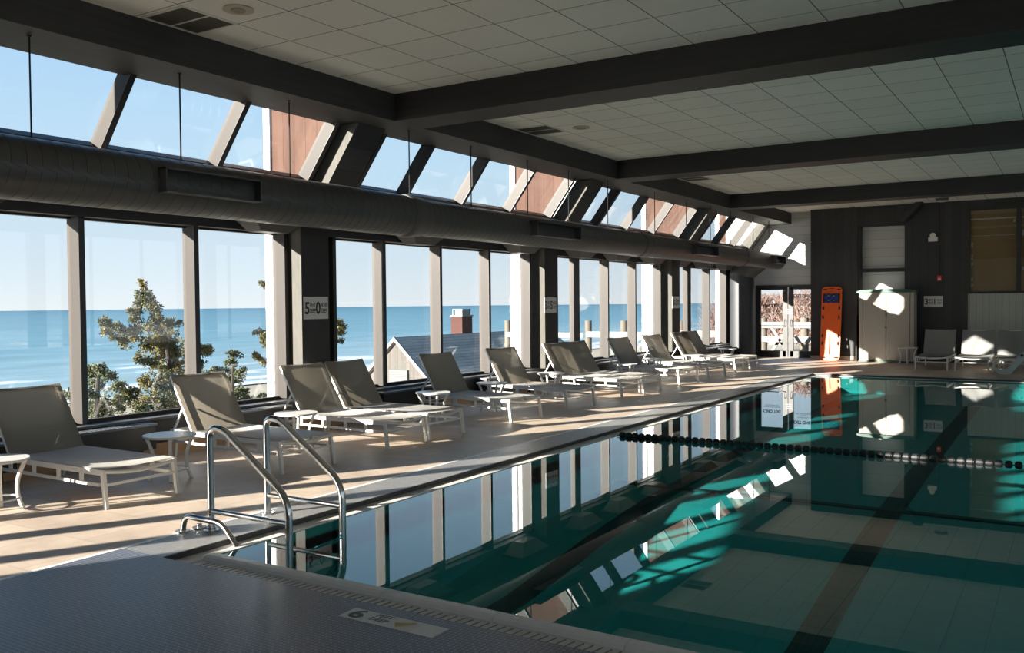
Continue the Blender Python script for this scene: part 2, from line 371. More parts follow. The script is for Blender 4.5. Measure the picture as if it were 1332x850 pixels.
def lane(xc, w=.25):
    b = mb(); ys = [p[0] for p in prof if p[0] > 4.3]; ys = [4.3] + ys[:-1] + [19.6]
    pv = None
    for y in ys:
        z = zf(y) + .004; cur = [b.verts.new((xc - w / 2, y, z)), b.verts.new((xc + w / 2, y, z)), b.verts.new((xc - w / 2, y, z - .01)), b.verts.new((xc + w / 2, y, z - .01))]
        if pv:
            b.faces.new([pv[0], pv[1], cur[1], cur[0]]); b.faces.new([pv[2], cur[2], cur[3], pv[3]]); b.faces.new([pv[0], cur[0], cur[2], pv[2]]); b.faces.new([pv[1], pv[3], cur[3], cur[1]])
        pv = cur
    return b
lab = {-4.05: ('dark tiled lane line on the pool floor nearest the window side', 'lane line'), -1.65: ('dark tiled lane line running up the middle of the visible pool floor', 'lane line'), .75: ('dark tiled lane line on the pool floor beyond the right edge of the photo', 'lane line'), 3.15: ('dark tiled lane line on the pool floor farthest from the windows', 'lane line')}
for xc in (-4.05, -1.65, .75, 3.15):
    tag(obj('lane_line', lane(xc), M['lane']), *lab[xc])
b = mb(); z = zf(10.1) + .006; box(b, x0, x1, 10.02, 10.12, z - .012, z + .012)
tag(obj('cross_line', b, M['lane']), 'thin dark tiled line crossing the pool floor under the float rope', 'tile line')
# water
b = mb()
vs = [b.verts.new(p) for p in ((XL + gw, YN + .325, ZW), (XR - gw, YN + .325, ZW), (XR - gw, YF - .05, ZW), (XL + gw, YF - .05, ZW))]; b.faces.new(vs)
tag(obj('pool_water', b, M['water']), 'still teal pool water mirroring the windows and ceiling', 'water', kind='stuff')

# ------------------------------------------------------------------ depth marker set in the mosaic
t = empty('depth_marker', (-3.222, 3.42, 0)); tag(t, 'row of four pale depth tiles with a 6 set in the dark mosaic', 'depth marker')
for i in range(4):
    b = mb(); box(b, i * .1524 + .001, (i + 1) * .1524 - .001, 0, .140, -.004, .002); obj('tile', b, M['sign'] if i != 3 else M['gutter'], t)
text('number', '6', .155, (.076, .070, .0025), (0, 0, 0), M['ink'], t, .0005, sx=1.2, bold=.004)
text('lettering', 'FEET\nDEEP', .052, (.2286, .082, .0025), (0, 0, 0), M['ink_grey'], t, .0005, sx=1.0, bold=.001)
b = mb(); tube(b, [(.35, .04, .003), (.38, .06, .003), (.43, .115, .003)], [.016, .012, .004], 6); d = obj('worn_picture', b, M['yellow'], t)

# ------------------------------------------------------------------ window wall
ZT, ZB = 2.515, .43
b = mb()   # header above the windows up to the foot of the sloping glass
prism(b, [(-8.78, ZT), (-8.45, ZT), (-8.45, 2.98), (-8.12, 3.07), (-8.16, 3.165), (-8.78, 2.95)], 1, -6, YD)
obj_ = obj('wall_left', b, M['dark_paint']); tag(obj_, kind='structure')
b = mb()   # low wall below the windows
box(b, -8.78, -8.42, -6, YD, -.3, .385); w = obj('wall_left', b, M['dark_paint']); w.name = 'wall_left_low'; tag(w, kind='structure')
b = mb(); box(b, -8.70, -8.40, -6, YD, .385, .41); s = obj('trim_6', b, M['sill']); tag(s, kind='structure')
b = mb(); box(b, -8.42, -8.39, -6, YD, 0, .13); s = obj('baseboard_left', b, M['plinth']); tag(s, kind='structure')
b = mb(); box(b, -8.78, -8.3, -6, -3.7, .41, ZT); s = obj('wall_left', b, M['dark_paint']); s.name = 'wall_left_rear'; tag(s, kind='structure')

def slope_x(z): return -8.14 + (z - 3.165) / 1.33
ZS0, ZS1 = 3.165, 4.14
def window(n, ys, y0, y1):
    t = empty('window_%d' % n); tag(t, kind='structure')
    b = mb(); box(b, XG - .006, XG + .006, y0, y1, ZB - .01, ZT); obj('pane', b, M['glass'], t)
    for y in ys:
        b = mb(); box(b, XG - .04, XI - .004, y, y + .062, ZB, ZT); m_ = obj('mullion', b, M['alu'], t)
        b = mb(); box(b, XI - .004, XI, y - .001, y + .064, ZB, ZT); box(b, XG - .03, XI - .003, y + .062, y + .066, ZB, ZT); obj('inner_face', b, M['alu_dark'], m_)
    b = mb(); box(b, XG - .03, XG + .03, y0, y1, ZB - .02, ZB + .022); obj('lower_rail', b, M['alu'], t)
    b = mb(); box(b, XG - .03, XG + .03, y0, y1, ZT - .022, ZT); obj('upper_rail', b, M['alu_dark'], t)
def skylight(n, ys, y0, y1):
    t = empty('window_%d' % n); tag(t, kind='structure')
    dx, dz = .601, .799
    def pt(z, d): return (slope_x(z) + dz * d, z - dx * d)
    b = mb(); prism(b, [pt(ZS0, -.006), pt(ZS1, -.006), pt(ZS1, .006), pt(ZS0, .006)], 1, y0, y1); obj('pane', b, M['glass'], t)
    for y in ys:
        b = mb(); prism(b, [pt(ZS0, -.03), pt(ZS1, -.03), pt(ZS1, .145), pt(ZS0, .145)], 1, y, y + .062); m_ = obj('mullion', b, M['alu'], t)
        b = mb(); prism(b, [pt(ZS0, .145), pt(ZS1, .145), pt(ZS1, .150), pt(ZS0, .150)], 1, y - .001, y + .066)
        prism(b, [pt(ZS0, -.02), pt(ZS1, -.02), pt(ZS1, .149), pt(ZS0, .149)], 1, y + .062, y + .067); obj('inner_face', b, M['alu_dark'], m_)
    b = mb(); prism(b, [pt(ZS0, -.03), pt(ZS0 + .03, -.03), pt(ZS0 + .03, .05), pt(ZS0, .05)], 1, y0, y1); obj('lower_rail', b, M['alu_dark'], t)
bays = [(-3.15, 2.3, [-3.1, -2.08, -.73, .65, 2.02]), (2.85, 8.4, [2.9, 3.97, 5.36, 6.75, 8.12]), (8.95, 14.5, [8.99, 10.02, 11.38, 12.765, 14.11]), (15.05, 20.6, [15.09, 15.99, 17.34, 18.74, 20.2]), (21.15, YD, [21.2, 22.14, 23.55, 24.95])]
for i, (y0, y1, ys) in enumerate(bays): window(i + 1, ys, y0, y1)
for i, (y0, y1, ys) in enumerate(bays): skylight(i + 6, [y - .06 for y in ys] if i < 4 else [21.12, 21.5, 22.88, 24.26], y0, y1)
for i, c in enumerate(cols[1:]):
    b = mb(); prism(b, [(slope_x(ZS0), ZS0), (slope_x(ZS1), ZS1), (slope_x(ZS1) + .08, ZS1 - .06), (slope_x(ZS0) + .08, ZS0 - .06)], 1, c - .28 + .067, c - .2)
    o = obj('trim_%d' % (14 + i), b, M['alu_dark']); tag(o, kind='structure')
# dark fillers between last frame and the timber posts
for i, c in enumerate(cols[1:] + [25.3]):
    b = mb(); box(b, XG - .04, XG + .03, c - .215, c - .2, ZB, ZT); box(b, XG - .04, XG + .03, c + .29 if c < 25 else c - .2, c + .6 if c < 25 else c + .05, ZB, ZT)
    o = obj('trim_%d' % (7 + i), b, M['alu_dark']); tag(o, kind='structure')
# last timber reveal beside the end wall
b = mb(); box(b, -8.70, -8.43, 25.35, YD, .41, ZT); prism(b, [(-8.3, 3.16), (-8.0, 3.10), (-7.26, 4.1), (-7.5, 4.1)], 1, 25.55, YD)
tag(obj('trim_12', b, M['old_wood']), kind='structure')

post_lab = {2.3: 'dark timber wall post out of sight at the left, before the first window seen', 8.4: 'nearest dark timber wall post carrying the 5 FEET 0 INCHES sign', 14.5: 'middle dark timber wall post carrying the 3 FEET 5 INCHES sign', 20.6: 'farthest dark timber wall post, its sign seen almost edge-on', -3.7: 'dark timber wall post behind the camera at the start of the windows'}
for c in cols:
    t = empty('timber_post', (-8.57, c - .2, 0)); tag(t, post_lab[c], 'post')
    def T(p): return [(a + 8.57, q) for a, q in p]
    b = mb(); box(b, -.13, .32, 0.012, .49, .41, 2.62); obj('post_shaft', b, M['dark_boards'], t)
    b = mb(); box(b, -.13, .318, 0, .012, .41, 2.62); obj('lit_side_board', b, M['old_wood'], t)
    pr = T([(-8.20, 3.10), (-7.84, 3.0), (-7.27, 3.775), (-7.605, 3.775)])
    b = mb(); prism(b, pr, 1, .012, .49); obj('rafter', b, M['dark_boards'], t)
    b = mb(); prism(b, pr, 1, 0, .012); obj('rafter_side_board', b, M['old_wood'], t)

# depth signs
def sign(loc, rot, feet, inches, label, w=.44, h=.285):
    t = empty('depth_sign', loc); t.rotation_euler = rot; tag(t, label, 'sign')
    b = mb(); box(b, -w / 2, w / 2, -h / 2, h / 2, -.004, .004, bev=.002); obj('plate', b, M['sign'], t)
    text('number', feet, .21, (-.36 * w, -.01, .0045), (0, 0, 0), M['ink'], t, .0008, sx=.85, bold=.005)
    text('number', inches, .21, (.08 * w, -.01, .0045), (0, 0, 0), M['ink'], t, .0008, sx=.8, bold=.005)
    text('lettering', 'FEET', .076, (-.14 * w, .035, .0045), (0, 0, 0), M['ink'], t, .0008, sx=.62, bold=.001)
    text('lettering', 'DEEP', .076, (-.14 * w, -.04, .0045), (0, 0, 0), M['ink'], t, .0008, sx=.62, bold=.001)
    text('lettering', 'INCHES', .076, (.325 * w, .035, .0045), (0, 0, 0), M['ink'], t, .0008, sx=.5, bold=.001)
    text('lettering', 'DEEP', .076, (.325 * w, -.04, .0045), (0, 0, 0), M['ink'], t, .0008, sx=.62, bold=.001)
rot = (PI / 2, 0, PI / 2)
sign((-8.245, 8.44, 1.57), rot, '5', '0', 'white depth sign reading 5 FEET 0 INCHES on the nearest dark post')
sign((-8.245, 14.49, 1.57), rot, '3', '5', 'white depth sign reading 3 FEET 5 INCHES on the second post')
sign((-8.245, 20.62, 1.60), rot, '3', '3', 'white depth sign seen edge-on on the farthest post')
sign((-3.145, YE - .006, 1.56), (PI / 2, 0, 0), '3', '1', 'white depth sign reading 3 FEET 1 INCHES on the dark end wall')

# ------------------------------------------------------------------ convector heaters below the windows
for i, (y0, y1, lb) in enumerate(((3.15, 4.55, 'at the left edge behind the first lounger'), (5.15, 6.02, 'behind the first side table'), (7.15, 7.95, 'behind the second side table'), (9.7, 11.1, 'behind the third side table'), (12.3, 14.0, 'below the house roof seen outside'), (15.6, 17.6, 'behind the loungers past the 3 FEET 5 INCHES post'), (21.5, 24.6, 'at the far end beside the big round duct'))):
    t = empty('convector_heater', (-8.29, (y0 + y1) / 2, 0)); tag(t, 'black convector heater under the windows, ' + lb, 'heater')
    L = (y1 - y0) / 2
    b = mb(); box(b, -.098, .09, -L, L, .11, .355, bev=.006); box(b, -.098, -.06, -L + .05, -L + .09, .0, .11); box(b, -.098, -.06, L - .09, L - .05, .0, .11); obj('casing', b, M['heater'], t)
    b = mb(); box(b, -.098, .10, -L - .01, L + .01, .355, .378, bev=.004); obj('top_cover', b, M['sill'], t)
    b = mb()
    k = -L + .1
    while k < L - .12:
        box(b, -.07, .06, k, k + .02, .378, .381); k += .05
    obj('grille', b, M['heater'], t)

# ------------------------------------------------------------------ ceiling and beams
b = mb(); box(b, -7.45, 8.2, -6, YD + .4, ZC, ZC + .25); ce = obj('ceiling', b, M['ceiling']); tag(ce, kind='structure')
b = mb(); box(b, -7.60, -6.88, -6, YD, 3.78, ZC); box(b, -7.57, -7.40, -6, YD, ZC, ZC + .28)
tag(obj('ceiling_beam', b, M['beam']), 'long dark timber beam running the length of the window side', 'beam')
bl = {2.3: 'dark cross beam overhead, mostly above the top of the photo', 8.4: 'nearest dark cross beam visible on the tiled ceiling', 14.5: 'second dark cross beam across the tiled ceiling', 20.6: 'third dark cross beam, closest to the end wall', -3.7: 'dark cross beam behind the camera'}
for c in cols:
    b = mb(); box(b, -6.88, 8.2, c, c + .55, 3.78, ZC); tag(obj('ceiling_beam', b, M['beam_cross']), bl[c], 'beam')

# ceiling vents and speakers
def vent(x, y, lb, sp):
    t = empty('ceiling_vent', (x, y, ZC)); tag(t, lb, 'vent')
    b = mb(); box(b, 0, .54, 0, .02, -.012, 0); box(b, 0, .54, .56, .58, -.012, 0); box(b, 0, .02, .02, .56, -.012, 0); box(b, .52, .54, .02, .56, -.012, 0); box(b, .02, .52, .28, .30, -.012, 0); obj('frame', b, M['gutter'], t)
    b = mb(); box(b, .02, .52, .02, .28, -.004, 0); box(b, .02, .52, .30, .56, -.004, 0); obj('backing', b, M['vent_dark'], t)
    b = mb()
    for k in range(22):
        xx = .03 + k * .0225; box(b, xx, xx + .012, .02, .28, -.009, -.004); box(b, xx, xx + .012, .30, .56, -.009, -.004)
    obj('slats', b, M['vent'], t)
def speaker(x, y, lb):
    t = empty('ceiling_speaker', (x, y, ZC)); tag(t, lb, 'speaker')
    b = mb(); disc(b, (0, 0, -.006), .13, .012, 40, r2=.12); obj('flange', b, M['ceiling_plain'], t)
    b = mb(); disc(b, (0, 0, -.016), .06, .012, 32, r2=.062); obj('grille', b, M['speaker'], t)
M['ceiling_plain'] = simple('speaker_flange', (.50, .45, .36), .8, var=.03)
vent(-6.84, 4.95, 'dark slatted ceiling vent in the nearest ceiling bay, top left', None)
vent(-6.84, 11.0, 'dark slatted ceiling vent in the second ceiling bay', None)
vent(-6.84, 17.2, 'dark slatted ceiling vent in the third ceiling bay, smallest in view', None)
speaker(-5.99, 5.27, 'round beige ceiling speaker in the nearest ceiling bay')
speaker(-5.99, 11.45, 'round beige ceiling speaker in the second ceiling bay')

# ------------------------------------------------------------------ end walls, back and right walls
b = mb()   # door wall with opening
dx0, dx1 = -7.88, -6.06
box(b, -8.78, dx0, YD, YD + .15, 0, ZC); box(b, dx1, -5.0, YD, YD + .15, 0, ZC); box(b, dx0, dx1, YD, YD + .15, 2.06, ZC)
w = obj('wall_end', b, M['siding']); tag(w, kind='structure')
NX0, NX1 = -5.0, -3.83
b = mb()   # dark boarded wall with tall niche
box(b, -6.22, NX0, YE, YE + .9, .10, ZC); box(b, NX1, -2.35, YE, YE + .9, .0, ZC); box(b, NX0, NX1, YE, YE + .9, 3.63, ZC)
w = obj('wall_end', b, M['dark_boards']); w.name = 'wall_end_dark'; tag(w, kind='structure')
b = mb(); box(b, -6.23, NX0, YE - .012, YE + .9, 0, .10); w = obj('baseboard_end', b, M['sandbase']); tag(w, kind='structure')
b = mb(); box(b, NX0, NX1, YE + .35, YE + .9, 0, 3.63); w = obj('wall_end', b, M['siding']); w.name = 'wall_end_niche'; tag(w, kind='structure')
b = mb(); box(b, NX0, NX1, YE + .05, YE + .35, 2.36, 2.45); box(b, NX0, NX0 + .06, YE + .03, YE + .35, 0, 3.63); box(b, NX0 + .06, NX1, YE + .03, YE + .3, 3.57, 3.63); tr = obj('trim_13', b, M['beam']); tag(tr, kind='structure')
b = mb(); box(b, -2.35, 8.2, YE + .02, YE + .9, 0, 1.75); w = obj('wall_end', b, M['pale_boards']); w.name = 'wall_end_panel'; tag(w, kind='structure')
b = mb(); box(b, -2.35, 8.2, YE + .02, YE + .9, 3.9, ZC); box(b, -1.27 + 2.4, 8.2, YE + .02, YE + .9, 1.75, 3.9); w = obj('wall_end', b, M['dark_boards']); w.name = 'wall_end_upper'; tag(w, kind='structure')
b = mb(); box(b, 8.0, 8.2, -6, YE, 0, .45); box(b, 8.0, 8.2, -6, YE, 3.75, ZC)
for c in cols: box(b, 8.0, 8.2, c, c + .45, .45, 3.75)
box(b, 8.0, 8.2, -6, -5.6, .45, 3.75); box(b, 8.0, 8.2, YE - .4, YE, .45, 3.75)
w = obj('wall_right', b, M['siding']); tag(w, kind='structure')
t = empty('window_30'); tag(t, kind='structure')  # added glazing in the unseen right wall, lets sky fill light in
b = mb(); box(b, 8.09, 8.10, -5.6, YE - .4, .45, 3.75); obj('pane', b, M['glass'], t)
for i in range(17):
    b = mb(); y = -4.6 + i * 1.75; box(b, 8.05, 8.15, y, y + .06, .45, 3.75); obj('mullion', b, M['alu'], t)
b = mb(); box(b, -8.78, 3.4, -6.2, -6, 0, ZC); box(b, 3.4, 8.2, -6.2, -6, 0, .45); box(b, 3.4, 8.2, -6.2, -6, 3.75, ZC); box(b, 7.9, 8.2, -6.2, -6, .45, 3.75)
w = obj('wall_back', b, M['siding']); tag(w, kind='structure')
t = empty('window_31'); tag(t, kind='structure')  # added window behind the camera, brings in more fill light
b = mb(); box(b, 3.4, 7.9, -6.11, -6.10, .45, 3.75); obj('pane', b, M['glass'], t)
for i in range(4):
    b = mb(); x = 4.2 + i * 1.0; box(b, x, x + .06, -6.15, -6.05, .45, 3.75); obj('mullion', b, M['alu'], t)
b = mb(); box(b, 8.25, 60, -60, 80, -.6, -.3); o = obj('bounce_paving', b, M['curb']); tag(o, 'added pale ground out of view, bouncing sun into the pool hall', 'ground', kind='structure')  # unseen ground, added pale to bounce sunlight up onto the ceiling
# papered windows on the end wall
for i, (xa, xb) in enumerate(((-2.35, -1.23), (-1.23, -.1), (-.1, 1.13))):
    t = empty('window_%d' % (20 + i), (0, YE, 0)); tag(t, kind='structure')
    b = mb(); box(b, xa, xb, -.02, .1, 1.75, 1.80); box(b, xa, xb, -.02, .1, 3.83, 3.9); box(b, xa, xa + .05, -.02, .1, 1.8, 3.83); box(b, xb - .05, xb, -.02, .1, 1.8, 3.83); obj('frame', b, M['beam'], t)
    b = mb(); box(b, xa + .05, xb - .05, .02, .028, 1.8, 3.83); obj('pane', b, M['glass'], t)
    b = mb(); box(b, xa + .05, xb - .05, .05, .09, 1.8, 3.83); obj('paper_cover', b, M['paper'], t)
    b = mb(); box(b, xa + .06, xb - .07, .044, .05, 3.60, 3.63); box(b, xa + .06, xb - .09, .044, .05, 3.19, 3.20)
    for k in range(9): 
        zz = 1.83 + random.random() * 1.95; xx = random.choice((xa + .07, xb - .12)); box(b, xx, xx + .04, .042, .05, zz, zz + .05 + .05 * random.random())
    obj('tape', b, M['tape'], t)
# diagonal bulkhead against the end wall
b = mb(); prism(b, [(-3.98, 3.66), (-3.78, 3.63), (-3.36, 4.06), (-3.36, 4.1), (-3.52, 4.1)], 1, 25.0, YE)
tag(obj('diagonal_brace', b, M['beam']), 'dark diagonal brace high on the end wall above the niche', 'brace')

# double exit door
t = empty('door_1', (0, YD, 0)); tag(t, kind='structure')
b = mb(); box(b, dx0, dx0 + .05, -.03, .13, 0, 2.06); box(b, dx1 - .05, dx1, -.03, .13, 0, 2.06); box(b, dx0, dx1, -.03, .13, 2.0, 2.06); box(b, dx0, dx1, -.02, .13, 0, .02); obj('frame', b, M['door_paint'], t)
for k, (xa, xb) in enumerate(((dx0 + .05, -6.985), (-6.965, dx1 - .05))):
    b = mb(); box(b, xa, xa + .08 + .06 * k, -.01, .05, .02, 2.0); box(b, xb - .14 + .06 * k, xb, -.01, .05, .02, 2.0); box(b, xa + .05, xb - .05, -.01, .05, .02, .19); box(b, xa + .05, xb - .05, -.01, .05, 1.93, 2.0)
    lf = obj('door_leaf', b, M['door_paint'], t)
    b = mb(); box(b, xa + .07, xb - .07, .015, .025, .18, 1.94); obj('pane', b, M['glass'], lf)
    b = mb(); tube(b, [(xa + .06, -.04, .90), (xb - .06, -.04, .90)], .014, 8); obj('push_bar', b, M['steel'], lf)
    hx = xb - .07 if k == 0 else xa + .08
    b = mb(); tube(b, [(hx, -.01, 1.08), (hx, -.07, 1.08), (hx, -.07, .86), (hx, -.01, .86)], .012, 8); obj('pull_handle', b, M['steel'], lf)
b = mb(); box(b, -7.78, -7.74, -.012, -.01, .9, 1.12); box(b, -7.03, -6.95 + .07, -.014, -.011, 1.30, 1.315); box(b, -7.03, -6.88, -.014, -.011, 1.36, 1.375); box(b, -7.03, -6.88, -.014, -.011, 1.24, 1.255); obj('door_plate', b, M['sign'], t)
text('lettering', 'EXIT ONLY', .125, (-7.44, .008, 1.47), (PI / 2, 0, PI), M['ink'], t, .001, sx=.85, bold=.004)
text('lettering', 'ALARM WILL SOUND\nUSE MAIN DOOR', .05, (-7.44, .008, 1.32), (PI / 2, 0, PI), M['ink_grey'], t, .0008)
text('lettering', 'EXIT ONLY', .125, (-6.56, .008, 1.74), (PI / 2, 0, 0), M['ink'], t, .001, sx=.85, bold=.004)
text('lettering', 'ALARM WILL\nSOUND\nUSE MAIN DOOR', .055, (-6.56, .008, 1.55), (PI / 2, 0, 0), M['ink_grey'], t, .0008)

# small fittings on the end wall
t = empty('emergency_light', (-3.15, YE, 3.19)); tag(t, 'small white twin emergency light high on the dark end wall', 'emergency light')
b = mb(); box(b, -.11, .11, -.07, 0, -.09, .02, bev=.008); obj('housing', b, M['white_metal'], t)
b = mb(); disc(b, (-.0, -.05, .06), .055, .05, 20, 'Y', r2=.07); obj('lamp_head', b, M['white_metal'], t)
t = empty('security_camera', (-3.12, YE, 2.73)); tag(t, 'tiny black camera below the emergency light on the end wall', 'camera')
b = mb(); box(b, -.04, .04, -.03, 0, -.05, .05, bev=.006); obj('bracket', b, M['black'], t)
b = mb(); disc(b, (.01, -.06, -.01), .035, .08, 16, 'Y'); obj('camera_head', b, M['heater'], t)
t = empty('fire_alarm', (-3.0, YE, 2.16)); tag(t, 'small red fire alarm box at the foot of a thin conduit', 'fire alarm')
b = mb(); box(b, -.05, .05, -.05, 0, -.075, .065, bev=.006); obj('housing', b, M['red'], t)
b = mb(); box(b, -.03, .03, -.056, -.05, -.055, .0); obj('front_plate', b, M['sign'], t)
b = mb(); tube(b, [(.0, -.012, .065), (.0, -.012, 1.94)], .011, 8); obj('conduit', b, M['black'], t)
t = empty('ceiling_light', (-2.84, YE - .9, ZC)); tag(t, 'round pale ceiling light ring near the end wall, right of the niche', 'ceiling light')
b = mb(); disc(b, (0, 0, -.03), .13, .06, 28, r2=.16); obj('base', b, M['hopper'], t)
b = mb(); disc(b, (0, 0, -.075), .08, .03, 24, r2=.12); obj('dome', b, M['sign'], t)
t = empty('motion_sensor', (-6.20, YE, 3.22)); tag(t, 'tiny dark sensor on the corner of the dark boarded wall', 'sensor')
b = mb(); box(b, -.03, .03, -.03, 0, -.04, .04, bev=.005); obj('housing', b, M['black'], t)
b = mb(); disc(b, (-.025, -.045, 0), .026, .03, 14, 'Y'); obj('lens', b, M['sign'], t)
b = mb(); box(b, -4.02, -3.95, YE + .335, YE + .349, 2.02, 2.09, bev=.004); tag(obj('wall_socket', b, M['sign']), 'tiny pale wall socket inside the niche above the cabinet', 'socket')

# ------------------------------------------------------------------ round duct on rods
DX, DZ = -7.15, 2.715
def helix_duct(b, y0, y1, r, xc=DX, zc=DZ, pitch=.125, seg=36, ridge=-.0035):
    n = max(2, int((y1 - y0) / pitch)); pitch = (y1 - y0) / n; rows = []
    ys = []
    for i in range(n + 1):
        for dy, dr in ((0, 0), (.003, ridge), (.010, ridge), (.013, 0)):
            ys.append((y0 + i * pitch + dy, dr))
    for y, dr in ys:
        row = []
        for k in range(seg):
            a = 2 * PI * k / seg; yy = min(y1, max(y0, y + pitch * k / seg - pitch * .5)) if y0 < y < y1 else (y0 if y <= y0 else y1)
            row.append(b.verts.new((xc + (r + dr) * math.cos(a), yy, zc + (r + dr) * math.sin(a))))
        rows.append(row)
    for A, B in zip(rows, rows[1:]):
        for k in range(seg):
            b.faces.new([A[k], A[(k + 1) % seg], B[(k + 1) % seg], B[k]])
    b.faces.new(rows[0]); b.faces.new(rows[-1][::-1])
t = empty('round_duct', (0, 0, 0)); tag(t, 'long dark round spiral duct hung below the long beam', 'duct')
b = mb(); helix_duct(b, -5.9, 8.9, .255); obj('duct_section', b, M['duct'], t, True)
b = mb(); helix_duct(b, 9.15, 15.95, .232); obj('duct_section', b, M['duct'], t, True)
b = mb(); helix_duct(b, 16.25, 22.2, .225); obj('duct_section', b, M['duct'], t, True)
b = mb(); helix_duct(b, 22.3, 25.5, .215); obj('duct_section', b, M['duct'], t, True)
def coupling(y0, y1, r0, r1):
    b = mb(); tube(b, [(DX, y0 - .05, DZ), (DX, y0, DZ), (DX, y0 + .01, DZ), (DX, (y0 + y1) / 2, DZ), (DX, y1 - .02, DZ), (DX, y1, DZ), (DX, y1 + .04, DZ)], [r0 + .004, r0 + .018, r0 + .018, r0 + .004, r1 + .012, r1 + .014, r1 + .003], 36)
    obj('coupling', b, M['hopper'], t, True)
coupling(8.88, 9.17, .255, .232); coupling(15.93, 16.27, .232, .225); coupling(22.18, 22.32, .225, .215)
def register(y0, y1):
    b = mb(); w = .30; n = 10
    # rectangular collar with an open front towards the pool
    cx = DX + .16; z0, z1 = DZ - .09, DZ + .12; x2 = DX + .34
    box(b, cx, x2, y0, y0 + .012, z0, z1); box(b, cx, x2, y1 - .012, y1, z0, z1); box(b, cx, x2, y0, y1, z1 - .012, z1); box(b, cx, x2 + .015, y0, y1, z0 - .008, z0 + .006)
    o = obj('register_box', b, M['duct'], t)
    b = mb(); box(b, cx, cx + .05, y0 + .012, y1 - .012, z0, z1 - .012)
    obj('opening_shade', b, M['duct_dark'], o)  # near-black sheet standing in for the shade inside the opening
for y0, y1 in ((5.15, 6.25), (11.6, 13.0), (18.3, 19.6), (24.2, 25.1)): register(y0, y1)
rods = [1.3, 2.7, 4.119, 5.543, 6.922, 8.25, 8.75 + .2, 10.31, 11.82, 13.13, 14.59, 16.7, 18.4, 19.9, 21.3, 23.1, 24.5]
rods.remove(8.25)
rod0 = None
for y in rods:
    z = 3.78
    b = mb(); tube(b, [(-7.11, y, DZ + .2), (-7.11, y, z)], .008, 6); tube(b, [(-7.11, y, z - .012), (-7.11, y, z)], .018, 8)
    obj('hanger_rod', b, M['black'], t)
# hopper shaped diffusers under the header
hops = [(4.13, 'at the left edge above the first window'), (7.69, 'just left of the nearest sign post'), (10.63, 'above the first mullions past the nearest sign post'), (13.55, 'half hidden, before the second sign post'), (15.75, 'just past the second sign post'), (17.4, 'second past the second sign post'), (19.3, 'before the farthest sign post'), (20.9, 'at the farthest sign post'), (22.6, 'beside the top of the big vertical duct'), (24.3, 'against the big vertical duct')]
for i, (y, lb) in enumerate(hops):
    b = mb(); A = [b.verts.new(p) for p in ((-.27, -.44, .08), (.12, -.44, .08), (.12, .44, .08), (-.27, .44, .08))]; B = [b.verts.new(p) for p in ((-.22, -.22, -.10), (.0, -.22, -.10), (.0, .22, -.10), (-.22, .22, -.10))]
    b.faces.new(A); b.faces.new(B[::-1])
    for k in range(4): b.faces.new([A[k], B[k], B[(k + 1) % 4], A[(k + 1) % 4]])
    box(b, -.29, .13, -.46, .46, .08, .10)
    o = obj('metal_hopper', b, M['hopper']); o.location = (-8.16, y, 2.585); tag(o, 'angular grey metal hopper below the duct, ' + lb, 'hopper')

# large vertical duct at the far corner
t = empty('vertical_duct', (-8.05, 25.1, 0)); tag(t, 'big dark round vertical duct in the far window corner', 'duct')
b = mb(); tube(b, [(0, 0, 0), (0, 0, 2.35)], .335, 32); obj('duct_shaft', b, M['dark_paint'], t, True)
b = mb(); tube(b, [(0, 0, 2.35), (0, 0, 2.40), (.25, 0, 2.56), (.6, 0, 2.70)], [.345, .345, .30, .20], 28); obj('duct_elbow', b, M['duct'], t, True)

